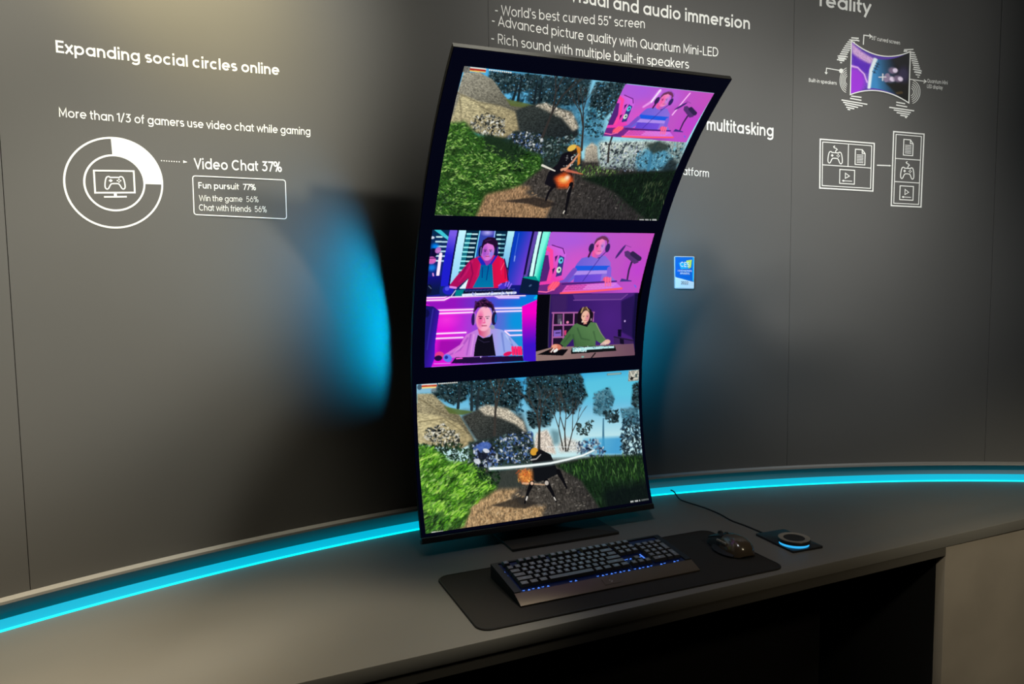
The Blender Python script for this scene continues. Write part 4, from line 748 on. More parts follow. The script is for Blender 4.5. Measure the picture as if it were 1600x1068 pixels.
kb = thing('keyboard', 'full size black keyboard with blue backlight and bronze front bar', 'keyboard', (-.004, -.3815, DESK+.0043), .008)
KW = .236
tilt = .105
def kz(y): return .012+y*tilt                      # surface of the key bed
bm = bmesh.new()
prof = [(0.0, .0), (0.0, .0025), (.034, kz(.034)+.001), (.034, kz(.034)-.001), (.176, kz(.176)-.001), (.176, .0)]
loft(bm, [[(x, y, z) for y, z in prof] for x in (-KW, KW)]); obj('case', bm, 'black', kb)
bm = bmesh.new(); loft(bm, [[(x, y, z) for y, z in ((-.001, .0005), (-.001, .003), (.0335, kz(.034)+.0016), (.0335, kz(.034)+.0008), (.001, .0024))] for x in (-KW, KW)])
fb = obj('front_bar', bm, 'bronze', kb, bevel=.0004); fb['label'] = 'bronze metal front bar'
bm = bmesh.new()
for s in (-1, 1): loft(bm, [[(s*(KW-.0002), y, kz(y)-.0005), (s*(KW-.0002), y, kz(y)+.0035), (s*(KW-.016), y, kz(y)+.0035), (s*(KW-.016), y, kz(y)-.0005)] for y in (.0342, .1758)])
loft(bm, [[(x, .1700, kz(.17)-.0005), (x, .1700, kz(.17)+.0035), (x, .1758, kz(.1758)+.0035), (x, .1758, kz(.1758)-.0005)] for x in (-KW+.0162, KW-.0162)])
obj('rim', bm, 'black', kb)
bm = bmesh.new(); loft(bm, [[(x, .0345, kz(.0345)-.0008), (x, .0345, kz(.0345)+.0003), (x, .1697, kz(.1697)+.0003), (x, .1697, kz(.1697)-.0008)] for x in (-KW+.0165, KW-.0165)])
g = obj('key_bed', bm, 'keyglow', kb); g['label'] = 'blue lit key bed'

U = .01905
X0, Y0 = -11.25*U, .0345+.0100
FW = bpy.data.curves.new('legend', 'FONT')
def text_mesh(body, bold=0., spacing=1.):
    c = bpy.data.curves.new('writing', 'FONT'); c.body = body; c.size = 1; c.offset = bold; c.space_character = spacing; c.resolution_u = 4; c.extrude = 0
    o = bpy.data.objects.new('writing', c); COL.objects.link(o); dg = bpy.context.evaluated_depsgraph_get()
    me = bpy.data.meshes.new_from_object(o.evaluated_get(dg)); bpy.data.objects.remove(o); bpy.data.curves.remove(c); return me
_leg = {}
def keycap(ux, row, w, legend, h=1.):
    x = X0+(ux+w/2)*U; y = Y0+(row+h/2)*U
    hw, hd = w*U/2-.0008, h*U/2-.0008; tw, td = hw-.0028, hd-.0026
    bm = bmesh.new()
    loft(bm, [[(-hw, -hd, 0), (hw, -hd, 0), (hw, hd, 0), (-hw, hd, 0)], [(-hw, -hd, .0012), (hw, -hd, .0012), (hw, hd, .0012), (-hw, hd, .0012)],
              [(-tw, -td+.0008, .0078), (tw, -td+.0008, .0078), (tw, td+.0008, .0083), (-tw, td+.0008, .0083)], [(-tw+.0008, -td+.0016, .0081), (tw-.0008, -td+.0016, .0081), (tw-.0008, td, .0085), (-tw+.0008, td, .0085)]])
    if legend:
        if legend not in _leg: _leg[legend] = text_mesh(legend)
        me = _leg[legend]; n0 = len(bm.verts); bm.from_mesh(me); bm.verts.ensure_lookup_table()
        s = .0062 if len(legend) == 1 else .0034
        vs = bm.verts[n0:]; cx = (min(v.co.x for v in vs)+max(v.co.x for v in vs))/2; cy = .35
        for v in vs: v.co = Vector(((v.co.x-cx)*s, (v.co.y-cy)*s+.0012, .00862))
        for f in bm.faces:
            if f.verts[0].index >= n0 or f.verts[0] in set(vs[:0]): f.material_index = 1
        top = .0086
        for f in bm.faces:
            if all(abs(v.co.z-.00862) < 1e-6 for v in f.verts): f.material_index = 1
    for f in bm.faces:
        if f.material_index == 0 and f.calc_center_median().z < .0079: f.material_index = 2  # key sides painted black in place of their shade
    o = obj('key', bm, ['key', 'keyglyph', 'black'], kb)
    o.location = (x, y, kz(y)+.0032); o.rotation_euler.x = math.atan(tilt)
def keyrow(row, x, items):
    for it in items:
        if isinstance(it, (int, float)): x += it; continue
        l, w = it if isinstance(it, tuple) else (it, 1)
        keycap(x, row, w, l); x += w
keyrow(0, 0, [('Ctrl', 1.25), ('Win', 1.25), ('Alt', 1.25), ('', 6.25), ('Alt', 1.25), ('Fn', 1.25), ('Menu', 1.25), ('Ctrl', 1.25), .25, '<', 'v', '>', .25, ('0', 2), '.'])
keyrow(1, 0, [('Shift', 2.25), *'ZXCVBNM,./', ('Shift', 2.75), 1.25, '^', 1.25, *'123'])
keyrow(2, 0, [('Caps', 1.75), *"ASDFGHJKL;'", ('Enter', 2.25), 3.5, *'456'])
keyrow(3, 0, [('Tab', 1.5), *'QWERTYUIOP[]', ('\\', 1.5), .25, 'Del', 'End', 'PgDn', .25, *'789'])
keyrow(4, 0, ['`', *'1234567890-=', ('Back', 2), .25, 'Ins', 'Home', 'PgUp', .25, 'Num', '/', '*', '-'])
keyrow(5.35, 0, ['Esc', 1, 'F1', 'F2', 'F3', 'F4', .5, 'F5', 'F6', 'F7', 'F8', .5, 'F9', 'F10', 'F11', 'F12', .25, 'Prt', 'Scr', 'Brk'])
keycap(21.5, 0, 1, 'Ent', 2); keycap(21.5, 2, 1, '+', 2)
# light leaking out under the front row and in the gaps between the blocks
spots = [(.2+i*.62, -.30) for i in range(6)]+[(6.4, -.30), (7., -.30)]+[(10.1+i*.62, -.30) for i in range(8)]+[(15.4+i*.6, -.30) for i in range(5)]+[(19.2, -.30), (19.8, -.30), (21.2, -.30), (21.8, -.30)]
spots += [(15.3+.5*i, 2.25) for i in range(6)]+[(-.35, 4.6), (-.35, 3.5)]
for i, (ux, row) in enumerate(spots):
    x = X0+ux*U; y = Y0+row*U; z = kz(y)+.0006; s = .0034 if row < 0 else .004; f = 1 if i % 2 else -1
    bm = bmesh.new(); loft(bm, [[(x-s, y-f*.0022, z+k), (x+s, y-f*.0022, z+k), (x+s*.2*f, y+f*.0024, z+.0008+k)] for k in (0, .0006)]); obj('light_glint', bm, 'keyspark', kb)
x = X0+18.13*U; bm = bmesh.new(); loft(bm, [[(x-.0016, y, kz(y)+.0006), (x+.0016, y, kz(y)+.0006), (x+.0016, y, kz(y)+.0016), (x-.0016, y, kz(y)+.0016)] for y in (Y0+.9*U, Y0+2.9*U)])
g = obj('light_gap', bm, 'keyspark', kb); g['label'] = 'bright blue light between the arrow keys and number pad'
bm = bmesh.new(); box(bm, -.021, .021, 0, .0195, 0, .0004); bp = obj('badge_plate', bm, 'bronze', kb); sl = math.atan2(kz(.034)-.0014, .0345); bp.location = (.0, .0085, .0073); bp.rotation_euler.x = sl
bm = bmesh.new()
for q in ([(-.004, .006), (0, .0045), (.0035, .008), (.002, .012), (0, .0085)], [(-.0045, .009), (-.001, .0105), (-.002, .0135), (-.005, .012)]): prism(bm, q, .00045, .0006)
e = obj('emblem', bm, 'ring', bp); e['label'] = 'small pale emblem'

ms = thing('mouse', 'dark bronze and black gaming mouse on the right end of the desk mat', 'mouse', (.392, -.299, DESK+.0043), -.03)
def sect(y, w0, w1, h, zb, n=24, lx=0.):
    """one cross-section of the mouse: half widths at base and shoulder, height"""
    out = []
    for i in range(n):
        a = PI*i/(n-1); c, s = math.cos(a), math.sin(a); sx = math.copysign(abs(c)**.62, c)
        k = s**.75; out.append((sx*(w0*(1-k)+w1*k)+lx, y, zb+(h-zb)*s**.62))
    return out
shell = [(-.066, .012, .010, .016, .006), (-.062, .024, .020, .026, .003), (-.050, .033, .028, .0365, .002), (-.030, .037, .030, .0425, .0015), (-.006, .036, .029, .0425, .0015), (.0095, .034, .028, .0395, .0015)]
bm = bmesh.new(); loft(bm, [sect(*q) for q in shell]); obj('shell', bm, 'mouse', ms, smooth=50)
fr = [(.0100, .034, .028, .0392, .0015), (.030, .033, .028, .034, .0015), (.050, .032, .027, .027, .002), (.063, .029, .024, .0205, .003), (.067, .026, .020, .016, .005)]
bm = bmesh.new(); loft(bm, [sect(*q) for q in fr]); obj('front_body', bm, 'rubber', ms, smooth=50)
for s in (-1, 1):
    bm = bmesh.new()
    loft(bm, [[(s*.0035, y, h+.0004), (s*.014, y, h*.97+.0008), (s*.024, y, h*.86+.001), (s*.024, y, h*.86-.003), (s*.0035, y, h-.004)] for y, h in ((.011, .0392), (.030, .0345), (.050, .0272), (.066, .0195))]); obj('button', bm, 'black', ms, smooth=50)
bm = bmesh.new(); lathe(bm, [(.0085, -.0035), (.0105, -.0025), (.0105, .0025), (.0085, .0035)], 28); sw = obj('scroll_wheel', bm, 'rubber', ms, smooth=40); sw.location = (0, .044, .0262); sw.rotation_euler.y = PI/2
bm = bmesh.new(); box(bm, -.003, .003, .016, .024, .0385, .0402); obj('dpi_button', bm, 'black', ms, bevel=.0006)
bm = bmesh.new(); loft(bm, [[(-.030, y, .0018), (-.032-w, y, .0018), (-.034-w, y, .0048), (-.031-w*.6, y, .0078), (-.029, y, .0115)] for y, w in ((-.052, .002), (-.038, .012), (-.014, .017), (.010, .015), (.026, .008), (.034, .002))]); obj('thumb_rest', bm, 'rubber', ms, smooth=60)
for y0 in (-.022, -.002):
    bm = bmesh.new(); box(bm, -.0352, -.031, y0, y0+.018, .024, .0295); obj('side_button', bm, 'ring', ms, bevel=.001)

dl = thing('control_dial', 'round dial controller with a blue lit edge on a flat black plate', 'control dial', (.5765, -.3065, DESK), -.035)
bm = bmesh.new(); prism(bm, rrect(-.0495, .0495, -.073, .073, .004), .0003, .0058); obj('plate', bm, 'black', dl, bevel=.0008)
DP = (-.0075, -.029, 0)
for nm, prof, mk, lab in (('lit_base', [(.0375, .0059), (.0375, .0125)], 'dial', 'blue glowing base'), ('knob', [(.034, .0126), (.0408, .0129), (.0410, .0205), (.0402, .0216), (.036, .0216)], 'black', None),
                          ('metal_ring', [(.0398, .02165), (.0398, .0226), (.0277, .0220), (.0271, .02165)], 'ring', 'grey metal ring'), ('touch_face', [(.0270, .02162), (.0268, .0220), (.020, .0219), (.001, .0218)], 'rubber', None)):
    bm = bmesh.new(); lathe(bm, prof); k = obj(nm, bm, mk, dl, smooth=40); k.location = DP
    if lab: k['label'] = lab

cb = bmesh.new()
sweep(cb, [(.5495, .1925, DESK+.0150), (.5495, .184, DESK+.0155), (.549, .172, DESK+.0135), (.547, .158, DESK+.0070), (.542, .135, DESK+.0026), (.540, .106, DESK+.0024), (.556, .022, DESK+.0024), (.558, -.046, DESK+.0024), (.550, -.107, DESK+.0024), (.556, -.161, DESK+.0024), (.5575, -.222, DESK+.0026), (.5585, -.2315, DESK+.0028)], .0021)
tag(obj('cable', cb, 'rubber', smooth=60), 'thin black cable running from the light strip to the dial plate', 'cable')
# ---------------------------------------------------------------- lettering and drawings on the wall
def wallmap(bm, fn, lift=.0005):
    for v in bm.verts: u, z = fn(v.co.x, v.co.y); v.co = cyl(u, z, RW-lift-v.co.z)
def writing(body, A, B, cap, label, pen=.085, cat='lettering', m='white', parent=None, name='wall_lettering', lift=.0005, group=None):
    """one line of writing, its baseline from A to B on the wall (metres along, metres up) and capitals «cap» metres tall"""
    bm = lettering_bm(body, pen)
    x0 = min(v.co.x for v in bm.verts); x1 = max(v.co.x for v in bm.verts); sy = cap/.70
    k = (B[0]-A[0])/(x1-x0); sl = (B[1]-A[1])/(B[0]-A[0])
    wallmap(bm, lambda x, y: (A[0]+(x-x0)*k, A[1]+(x-x0)*k*sl+y*sy), lift)
    o = obj(name, bm, m, parent)
    if parent: rel(o, parent)
    else:
        c = cyl((A[0]+B[0])/2, A[1]); o.data.transform(Matrix.Translation(-c)); o.location = c; tag(o, label, cat, group)
    return o
E_ = writing
def width(body, pen):
    bm = lettering_bm(body, pen); xs = [v.co.x for v in bm.verts]; bm.free(); return max(xs)-min(xs)
def tail_(body, tail, A, B, cap, label, pen):
    """a line of which the photo pins down only the closing words «tail», from A to B"""
    k = width(body, pen)/width(tail, pen); E_(body, (B[0]-(B[0]-A[0])*k, B[1]-(B[1]-A[1])*k), B, cap, label, pen)
E_('Expanding social circles online', (-1.2034, 1.1486), (-.7203, 1.1811), .0255, 'bold white wall headline reading Expanding social circles online', .115)
E_('More than 1/3 of gamers use video chat while gaming', (-1.2049, 1.0156), (-.6459, 1.0404), .0190, 'white line reading More than 1/3 of gamers use video chat while gaming', .095)
E_('Video Chat 37%', (-.9340, .9314), (-.7232, .9410), .0250, 'white wall lettering reading Video Chat 37% beside the ring chart', .105)
tail_('Visual and audio immersion', 'audio immersion', (.3944, 1.4863), (.7661, 1.4637), .0385, 'bold white wall heading ending in audio immersion above the display', .115)
tail_("- World's best curved 55\" screen", 'curved 55" screen', (.1217, 1.4370), (.3995, 1.4443), .0285, 'white wall line about the best curved 55 inch screen', .078)
tail_('- Advanced picture quality with Quantum Mini-LED', 'Advanced picture quality with Quantum Mini-LED', (-.0898, 1.4000), (.6559, 1.3725), .0287, 'white wall line about advanced picture quality, middle of three lines', .078)
tail_('- Rich sound with multiple built-in speakers', 'Rich sound with multiple built-in speakers', (-.0906, 1.3496), (.5538, 1.3295), .0287, 'white wall line about rich sound, just above the display', .078)
tail_('multitasking', 'ultitasking', (.6525, 1.1369), (.8537, 1.1233), .0385, 'bold white wall lettering ending in multitasking, half behind the display', .115)
tail_('platform', 'atform', (.5330, .9940), (.6262, .9881), .0255, 'small white wall lettering ending in atform, beside the display edge', .08)
E_('reality', (1.0078, 1.5466), (1.1866, 1.5228), .0430, 'bold white wall lettering ending in reality, cut by the top right', .115)

def circ(cx, cy, r, a0=0, a1=360, n=72, ry=None): return [(cx+r*math.cos(R(a0+(a1-a0)*i/n)), cy+(ry or r)*math.sin(R(a0+(a1-a0)*i/n))) for i in range(n+(0 if a1-a0 == 360 else 1))]
class Draw:
    """a drawing on the wall; fn maps its own units to the wall"""
    def __init__(self, label, cat, at, name='wall_graphic', group=None): self.root = thing(name, label, cat, cyl(*at), 0, group); self.fn = lambda x, y: (x, y)
    def part(self, name, bm, m='white', lift=.0005, label=None):
        wallmap(bm, self.fn, lift); o = rel(obj(name, bm, m, self.root), self.root)
        if label: o['label'] = label
        return o
def quad(A, B, C_, D):
    """bilinear frame: (0,0)=A bottom left, B bottom right, C top right, D top left"""
    A, B, C_, D = map(Vector, (A, B, C_, D))
    def f(x, y): p = A*(1-x)*(1-y)+B*x*(1-y)+C_*x*y+D*(1-x)*y; return p.x, p.y
    return f
def pad_icon(bm, cx, cy, w, h, t, cord=True):
    F = lambda x, y: (cx+x*w, cy+y*h)
    half = [(0, .30), (.22, .30), (.30, .36), (.42, .28), (.49, -.05), (.50, -.38), (.42, -.5), (.33, -.44), (.20, -.16), (0, -.12)]
    pts = []
    H_ = [Vector(p) for p in half]
    for i in range(len(H_)-1):
        p0, p1, p2, p3 = H_[max(i-1, 0)], H_[i], H_[i+1], H_[min(i+2, len(H_)-1)]
        for k in range(5): s = k/5; pts.append(.5*(2*p1+(p2-p0)*s+(2*p0-5*p1+4*p2-p3)*s*s+(3*p1-p0-3*p2+p3)*s**3))
    pts.append(H_[-1]); full = [F(p.x, p.y) for p in pts]+[F(-p.x, p.y) for p in pts[-2:0:-1]]
    strip_bm(bm, full, t, True)
    strip_bm(bm, [F(-.30, .08), F(-.12, .08)], t*1.1); strip_bm(bm, [F(-.21, .18), F(-.21, -.02)], t*1.1)
    for x, y in ((.13, .08), (.29, .08), (.21, .17), (.21, -.01)): fan(bm, circ(*F(x, y), t*.62, n=10))
    if cord: strip_bm(bm, [F(.02, .32), F(.04, .46), F(.14, .54), F(.06, .62), F(-.08, .66), F(-.12, .74), F(-.02, .80)], t*.9)
def page_icon(bm, cx, cy, w, h, t):
    F = lambda x, y: (cx+x*w, cy+y*h)
    strip_bm(bm, [F(-.5, -.5), F(.5, -.5), F(.5, .26), F(.2, .5), F(-.5, .5)], t, True); strip_bm(bm, [F(.2, .5), F(.2, .26), F(.5, .26)], t)
    for i in range(6): strip_bm(bm, [F(-.34, .14-i*.1), F(.34, .14-i*.1)], t*.7)
def play_icon(bm, cx, cy, w, h, t):
    F = lambda x, y: (cx+x*w, cy+y*h)
    strip_bm(bm, [F(-.5, -.5), F(.5, -.5), F(.5, .5), F(-.5, .5)], t, True); strip_bm(bm, [F(-.12, -.12), F(.16, .06), F(-.12, .26)], t*.8, True)
    strip_bm(bm, [F(-.34, -.30), F(.34, -.30)], t*.8); fan(bm, circ(*F(-.24, -.30), t*1.15, n=12))

# ring chart with a display icon
g = Draw('white ring chart with a filled quarter and a screen icon inside', 'chart', (-1.105, .885), 'ring_chart')
c0 = (-1.1045, .8853); sk = lambda x, y: (c0[0]+x, c0[1]+y+.075*x)
g.fn = sk
bm = bmesh.new(); strip_bm(bm, circ(0, 0, .0985, n=96), .0042, True); g.part('outer_ring', bm)
bm = bmesh.new(); strip_bm(bm, circ(0, 0, .0605, n=80), .0042, True); g.part('inner_ring', bm)
bm = bmesh.new()
o_, i_ = circ(0, 0, .0965, -2, 92, 40), circ(0, 0, .0620, -2, 92, 40)
for k in range(40): patch(bm, [i_[k], o_[k], o_[k+1], i_[k+1]])
g.part('filled_quarter', bm)
bm = bmesh.new(); strip_bm(bm, [(-.0405, -.0215), (.0395, -.0215), (.0395, .0265), (-.0405, .0265)], .0036, True); strip_bm(bm, [(-.0005, -.0235), (-.0005, -.0295)], .006); strip_bm(bm, [(-.0235, -.0305), (.0225, -.0305)], .0036); g.part('screen_icon', bm)
bm = bmesh.new(); pad_icon(bm, 0, .0025, .040, .032, .0026, False); g.part('gamepad_icon', bm)
g = Draw('dotted white arrow between the ring chart and its caption', 'arrow', (-.98, .945), 'dotted_arrow')
bm = bmesh.new()
for i in range(8): fan(bm, circ(-1.0050+i*.0055, .9437+i*.00016, .0014, n=10))
g.part('dots', bm); bm = bmesh.new(); patch(bm, [(-.9575, .9428), (-.9480, .9458), (-.9575, .9490)]); g.part('arrow_head', bm)
g = Draw('white outlined box listing Fun pursuit 77%', 'chart', (-.83, .87), 'caption_box')
g.fn = quad((-.9389, .8240), (-.7158, .8230), (-.7153, .9212), (-.9380, .9150))
bm = bmesh.new(); pts = [(x/.2225, y/.0945) for x, y in rrect(0, .2225, 0, .0945, .006, 5)]
L_ = [Vector(g.fn(*p)) for p in pts]; g.fn = lambda x, y: (x, y); strip_bm(bm, L_, .0022, True); g.part('outline', bm)
for body, A, B, cap, bold in (('Fun pursuit  77%', (-.9261, .8862), (-.7900, .8908), .0148, .11), ('Win the game  56%', (-.9260, .8564), (-.7849, .8615), .0142, .08), ('Chat with friends  56%', (-.9270, .8340), (-.7655, .8374), .0148, .08)):
    writing(body, A, B, cap, None, bold, parent=g.root, name='caption')

# drawing of the curved screen with its call-outs
g = Draw('wall drawing of a curved screen showing space, with white arrows and speaker rings', 'diagram', (1.22, 1.34), 'screen_diagram')
TLc, TRc, BRc, BLc = (1.1195, 1.4367), (1.3205, 1.4018), (1.3191, 1.2346), (1.1193, 1.2623)
def scr(x, y):                                     # x 0..1 across, y 0..1 up, edges bowed inwards
    zt = TLc[1]+(TRc[1]-TLc[1])*x-.030*4*x*(1-x); zb = BLc[1]+(BRc[1]-BLc[1])*x+.026*4*x*(1-x)
    return TLc[0]+(TRc[0]-TLc[0])*x, zb+(zt-zb)*y
S = Sheet([(400, 200), (1025, 310), (1000, 855), (385, 775)], 120, 100, 8)
S.poly([(300, 100), (1100, 100), (1100, 900), (300, 900)], (92, 60, 170)); S.poly([(380, 180), (670, 320), (590, 760), (370, 800)], (110, 70, 190), 1, noise=(50, .6, 1)); S.poly([(400, 215), (660, 320), (600, 420), (480, 400), (410, 330)], (226, 180, 226), .9, soft=6, noise=(60, .4, 1)); S.poly([(410, 330), (640, 420), (600, 560), (420, 470)], (90, 30, 190), .85, soft=6)
S.ell(440, 650, 130, 190, (160, 50, 220), 1, 0, .4); S.line([(400, 470), (470, 480), (540, 560), (570, 680)], 22, (236, 190, 250), .9, 16, 4)
S.poly([(665, 320), (1040, 310), (1010, 860), (585, 760), (610, 520)], (60, 140, 200), 1, (14, 14, 22), [(660, 550), (900, 560)]); S.line([(665, 325), (615, 500), (590, 760)], 44, (236, 246, 252), 1, 34, 6); S.poly([(840, 330), (1030, 310), (1010, 470), (900, 440)], (30, 30, 34), .9, soft=6); S.poly([(760, 680), (1010, 640), (1000, 860), (850, 780)], (22, 18, 14), .9, soft=6)
for x, y in ((690, 390), (680, 430), (665, 470), (650, 525)): S.line([(x-20, y-10), (x+18, y+14)], 8, (20, 20, 34)); S.line([(x+8, y-22), (x-6, y+20)], 6, (20, 20, 34))
S.ell(950, 550, 90, 130, (60, 52, 86), .9, 0, .6)
for x, y, a, b2 in ((870, 490, 34, 40), (836, 615, 40, 42), (920, 605, 34, 36)): S.ell(x-30, y, a+22, b2+22, (130, 110, 140), 1, 0, .5); S.ell(x, y, a, b2, (244, 226, 250), 1, 0, .4)
S.ell(780, 600, 34, 76, (150, 130, 160), 1, .2); S.line([(700, 600), (770, 590)], 16, (226, 220, 226)); S.line([(740, 545), (735, 650)], 14, (230, 226, 230)); S.line([(880, 800), (930, 770)], 26, (90, 70, 40), .8)
m = bpy.data.materials.new('printed space picture'); m.use_nodes = True; nt = m.node_tree; b = nt.nodes['Principled BSDF']; at = nt.nodes.new('ShaderNodeAttribute'); at.attribute_name = 'picture'
nt.links.new(at.outputs['Color'], b.inputs['Base Color']); b.inputs['Roughness'].default_value = .4; M_['print'] = m
o = rel(grid_picture('space_picture', S.result(), lambda u, v: cyl(*scr(u, 1-v), RW-.0016), g.root, 'print'), g.root)
bm = bmesh.new(); strip_bm(bm, [scr(0, 0)]+[scr(i/16, 0) for i in range(1, 17)]+[scr(1, 1)]+[scr(i/16, 1) for i in range(15, -1, -1)], .0036, True); g.part('screen_outline', bm, lift=.0018)
def wpx(x, y):                                     # drawing grid of 1468 x 1068 units over the drawing
    t, s = (x-385)/(1000-385), 0
    xx = 1.1193+(x-390)/(1012-390)*(.2005)
    zc = 1.4018+(x-1020)*-.000052*0+0; base = 1.2623+(x-385)/(615)*(-.0277)
    return xx, base+(775+(x-385)*.13-y)*(.000304-.0000000*x)
def poly_w(bm, pts): patch(bm, [wpx(*p) for p in pts])
def line_w(bm, pts, w): strip_bm(bm, [wpx(*p) for p in pts], w*.00032)
bm = bmesh.new()                                   # striped curling arrows at both sides, bars
for k in range(12):
    t = k/11; x = 430-150*t**.75+0; y = 165+235*t; hw = 42; tl = 16*(1-t)*0
    if k == 0: line_w(bm, [(390, 168), (470, 172)], 13); line_w(bm, [(440, 190), (478, 200)], 13); continue
    line_w(bm, [(x-hw*.9, y+4), (x+hw, y+8)], 12)
line_w(bm, [(248, 365), (358, 372)], 10); line_w(bm, [(258, 390), (345, 396)], 10); line_w(bm, [(266, 412), (322, 416)], 10); line_w(bm, [(276, 434), (298, 436)], 10)
g.part('striped_arrow', bm); bm = bmesh.new()
for k in range(11):
    t = k/10; x = 1015+88*t**.8; y = 282+235*t
    if k == 0: line_w(bm, [(950, 285), (1048, 280)], 12); line_w(bm, [(946, 300), (985, 300)], 12); continue
    line_w(bm, [(x-34, y), (x+34, y+10)], 12)
line_w(bm, [(1050, 490), (1142, 510)], 10); line_w(bm, [(1062, 520), (1138, 536)], 10); line_w(bm, [(1078, 548), (1126, 556)], 10); line_w(bm, [(1098, 574), (1116, 577)], 10)
g.part('striped_arrow', bm); bm = bmesh.new()
if True:
    for x0, y0, x1, y1 in ((402, 788, 514, 800), (392, 812, 514, 832), (300, 832, 578, 874), (318, 856, 528, 892), (338, 880, 480, 910), (352, 908, 440, 924), (368, 930, 396, 936)): line_w(bm, [(x0, y0), (x1, y1)], 12)
g.part('striped_arrow', bm); bm = bmesh.new()
for x0, y0, x1, y1 in ((884, 846, 978, 862), (884, 876, 1000, 896), (812, 902, 1074, 938), (860, 930, 1040, 958), (890, 958, 1026, 978), (930, 986, 1010, 998), (980, 1008, 1000, 1012)): line_w(bm, [(x0, y0), (x1, y1)], 12)
g.part('striped_arrow', bm)
for sd in (0, 1):                                  # rings of sound
  bm = bmesh.new()
  for k in range(5):
    r = 40+k*17
    if sd == 0: line_w(bm, [(370+r*1.0*math.cos(a)*.85-0*r, 620+r*1.25*math.sin(a)) for a in np.linspace(R(112-k*2), R(248+k*2), 18)], 6)
    r = 36+k*18
    if sd: line_w(bm, [(1028+r*.95*math.cos(a), 735+r*1.18*math.sin(a)) for a in np.linspace(R(-75), R(75), 18)], 6)
  g.part('sound_ring', bm)
bm = bmesh.new()
line_w(bm, [(520, 238), (524, 136), (600, 146)], 11); line_w(bm, [(580, 124), (604, 147), (584, 168)], 9)
g.part('callout_arrow', bm); bm = bmesh.new()
line_w(bm, [(290, 520), (132, 498), (128, 556)], 9); poly_w(bm, [(110, 540), (148, 544), (129, 566)]); fan(bm, circ(*wpx(290, 522), .0075, n=16))
g.part('callout_arrow', bm); bm = bmesh.new()
line_w(bm, [(1018, 598), (1186, 622)], 9); line_w(bm, [(1168, 600), (1190, 623), (1164, 640)], 9); g.part('callout_arrow', bm)
for body, A, B, cap in (('55" curved screen', (1.1888, 1.4412), (1.2857, 1.4245), .0125), ('Built-in speakers', (.9752, 1.3030), (1.0725, 1.2940), .0120), ('Quantum Mini', (1.3805, 1.3010), (1.4485, 1.2930), .0120), ('LED display', (1.3808, 1.2835), (1.4330, 1.2770), .0120)):
    writing(body, A, B, cap, None, .10, parent=g.root, name='caption')

# the two window layouts
g = Draw('two white framed layouts of gamepad, page and video icons joined by an arrow', 'diagram', (1.2, 1.03), 'layout_diagram')
WA, HA, WB, HB = .1875, .1592, .1030, .2445
def frameset(fr, W_, H_, rows, name):
    g.fn = lambda x, y: quad(*fr)(x/W_, y/H_)
    bm = bmesh.new(); strip_bm(bm, [(0, 0), (W_, 0), (W_, H_), (0, H_)], .0042, True); strip_bm(bm, [(.0085, .0085), (W_-.0085, .0085), (W_-.0085, H_-.0085), (.0085, H_-.0085)], .0028, True)
    for q in rows: strip_bm(bm, q, .0028)
    g.part(name, bm)
fa = ((1.0205, .9560), (1.2062, .9450), (1.2070, 1.1030), (1.0190, 1.1168)); fb_ = ((1.2708, .8960), (1.3723, .8900), (1.3755, 1.1319), (1.2725, 1.1415))
frameset(fa, WA, HA, ([(.0085, .0765), (WA-.0085, .0765)], [(.0985, .0765), (.0985, HA-.0085)]), 'wide_frame')
bm = bmesh.new(); pad_icon(bm, .0530, .1060, .050, .044, .0032); g.part('gamepad_icon', bm)
bm = bmesh.new(); page_icon(bm, .1400, .1105, .034, .050, .003); g.part('page_icon', bm)
bm = bmesh.new(); play_icon(bm, .0960, .0425, .052, .046, .003); g.part('video_icon', bm)
frameset(fb_, WB, HB, ([(.0085, .0805), (WB-.0085, .0805)], [(.0085, .1570), (WB-.0085, .1570)]), 'tall_frame')
bm = bmesh.new(); page_icon(bm, .0515, .1960, .032, .052, .003); g.part('page_icon', bm)
bm = bmesh.new(); pad_icon(bm, .0515, .1140, .045, .044, .0032); g.part('gamepad_icon', bm)
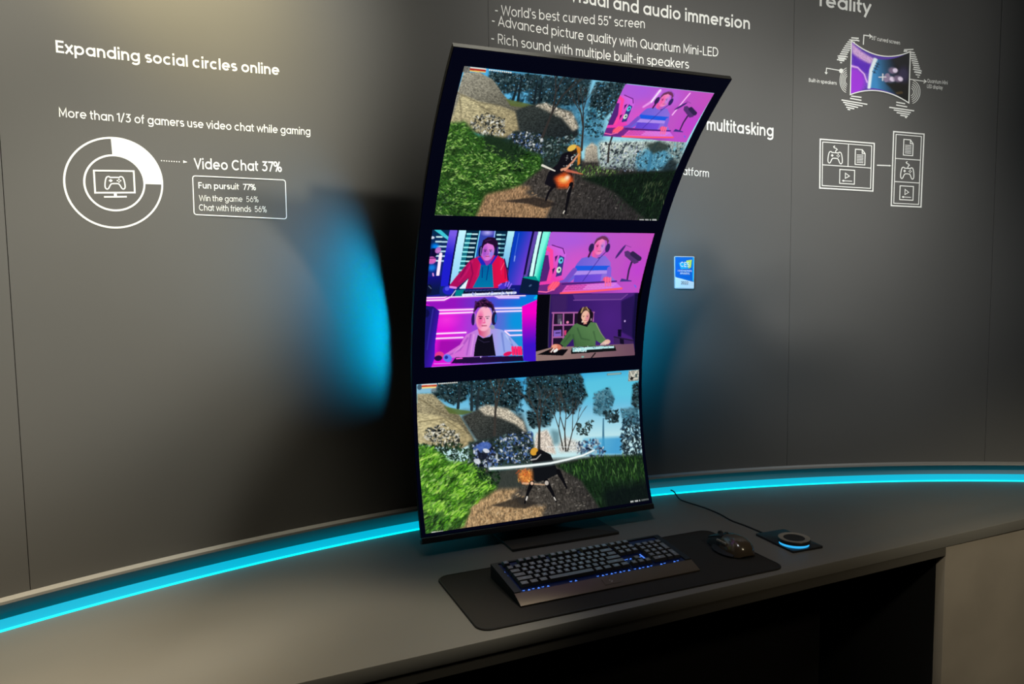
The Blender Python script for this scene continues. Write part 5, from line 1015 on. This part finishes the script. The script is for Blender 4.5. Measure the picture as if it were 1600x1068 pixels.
bm = bmesh.new(); play_icon(bm, .0515, .0445, .046, .046, .003); g.part('video_icon', bm)
g.fn = lambda x, y: (x, y)
bm = bmesh.new(); strip_bm(bm, [(1.2180, 1.0310), (1.2630, 1.0290)], .0036); patch(bm, [(1.2600, 1.0258), (1.2680, 1.0288), (1.2600, 1.0322)]); g.part('arrow', bm)

# award badge
g = Draw('small blue and white award badge dated 2022 on the grey wall', 'badge', (.54, .68), 'award_badge')
g.fn = quad((.5052, .6270), (.5745, .6252), (.5757, .7312), (.5040, .7325)); Q = g.fn
bm = bmesh.new(); pts = [(x/.07, y/.105) for x, y in rrect(0, .07, 0, .105, .004, 5)]; patch(bm, pts)
for f in bmesh.ops.extrude_face_region(bm, geom=bm.faces[:])['geom']:
    if isinstance(f, bmesh.types.BMVert): f.co.z = .003
g.part('backing', bm, 'badge')
bm = bmesh.new(); patch(bm, [(.03, .36), (.97, .215), (.97, .975), (.03, .975)]); g.part('blue_field', bm, 'blue', .0038)
bm = bmesh.new(); patch(bm, [(.03, .025), (.97, .025), (.97, .210), (.03, .355)]); g.part('white_field', bm, 'paper', .0038)
bm = bmesh.new(); patch(bm, [(.90, .235), (.968, .225), (.968, .965), (.90, .965)]); g.part('edge_band', bm, 'cyan', .0046)
bm = bmesh.new(); patch(bm, [(.58, .87), (.86, .90), (.82, .66), (.70, .62), (.62, .70)]); g.part('yellow_flag', bm, 'yellow', .0046)
bm = bmesh.new(); patch(bm, [(.20, .80), (.60, .81), (.70, .62), (.30, .61)]); g.part('cyan_flag', bm, 'cyan', .0046)
P2 = lambda x, y: Q(x, y)
for body, a, b2, cap, mm, bo in (('CES', (.27, .675), (.74, .665), .0165, 'paper', .13), ('INNOVATION', (.14, .525), (.85, .520), .0062, 'paper', .13), ('AWARDS', (.26, .445), (.74, .440), .0062, 'paper', .13), ('2022', (.30, .135), (.68, .130), .0105, 'grey', .09)):
    writing(body, P2(*a), P2(*b2), cap, None, bo, parent=g.root, name='badge_text', m=mm, lift=.0056)
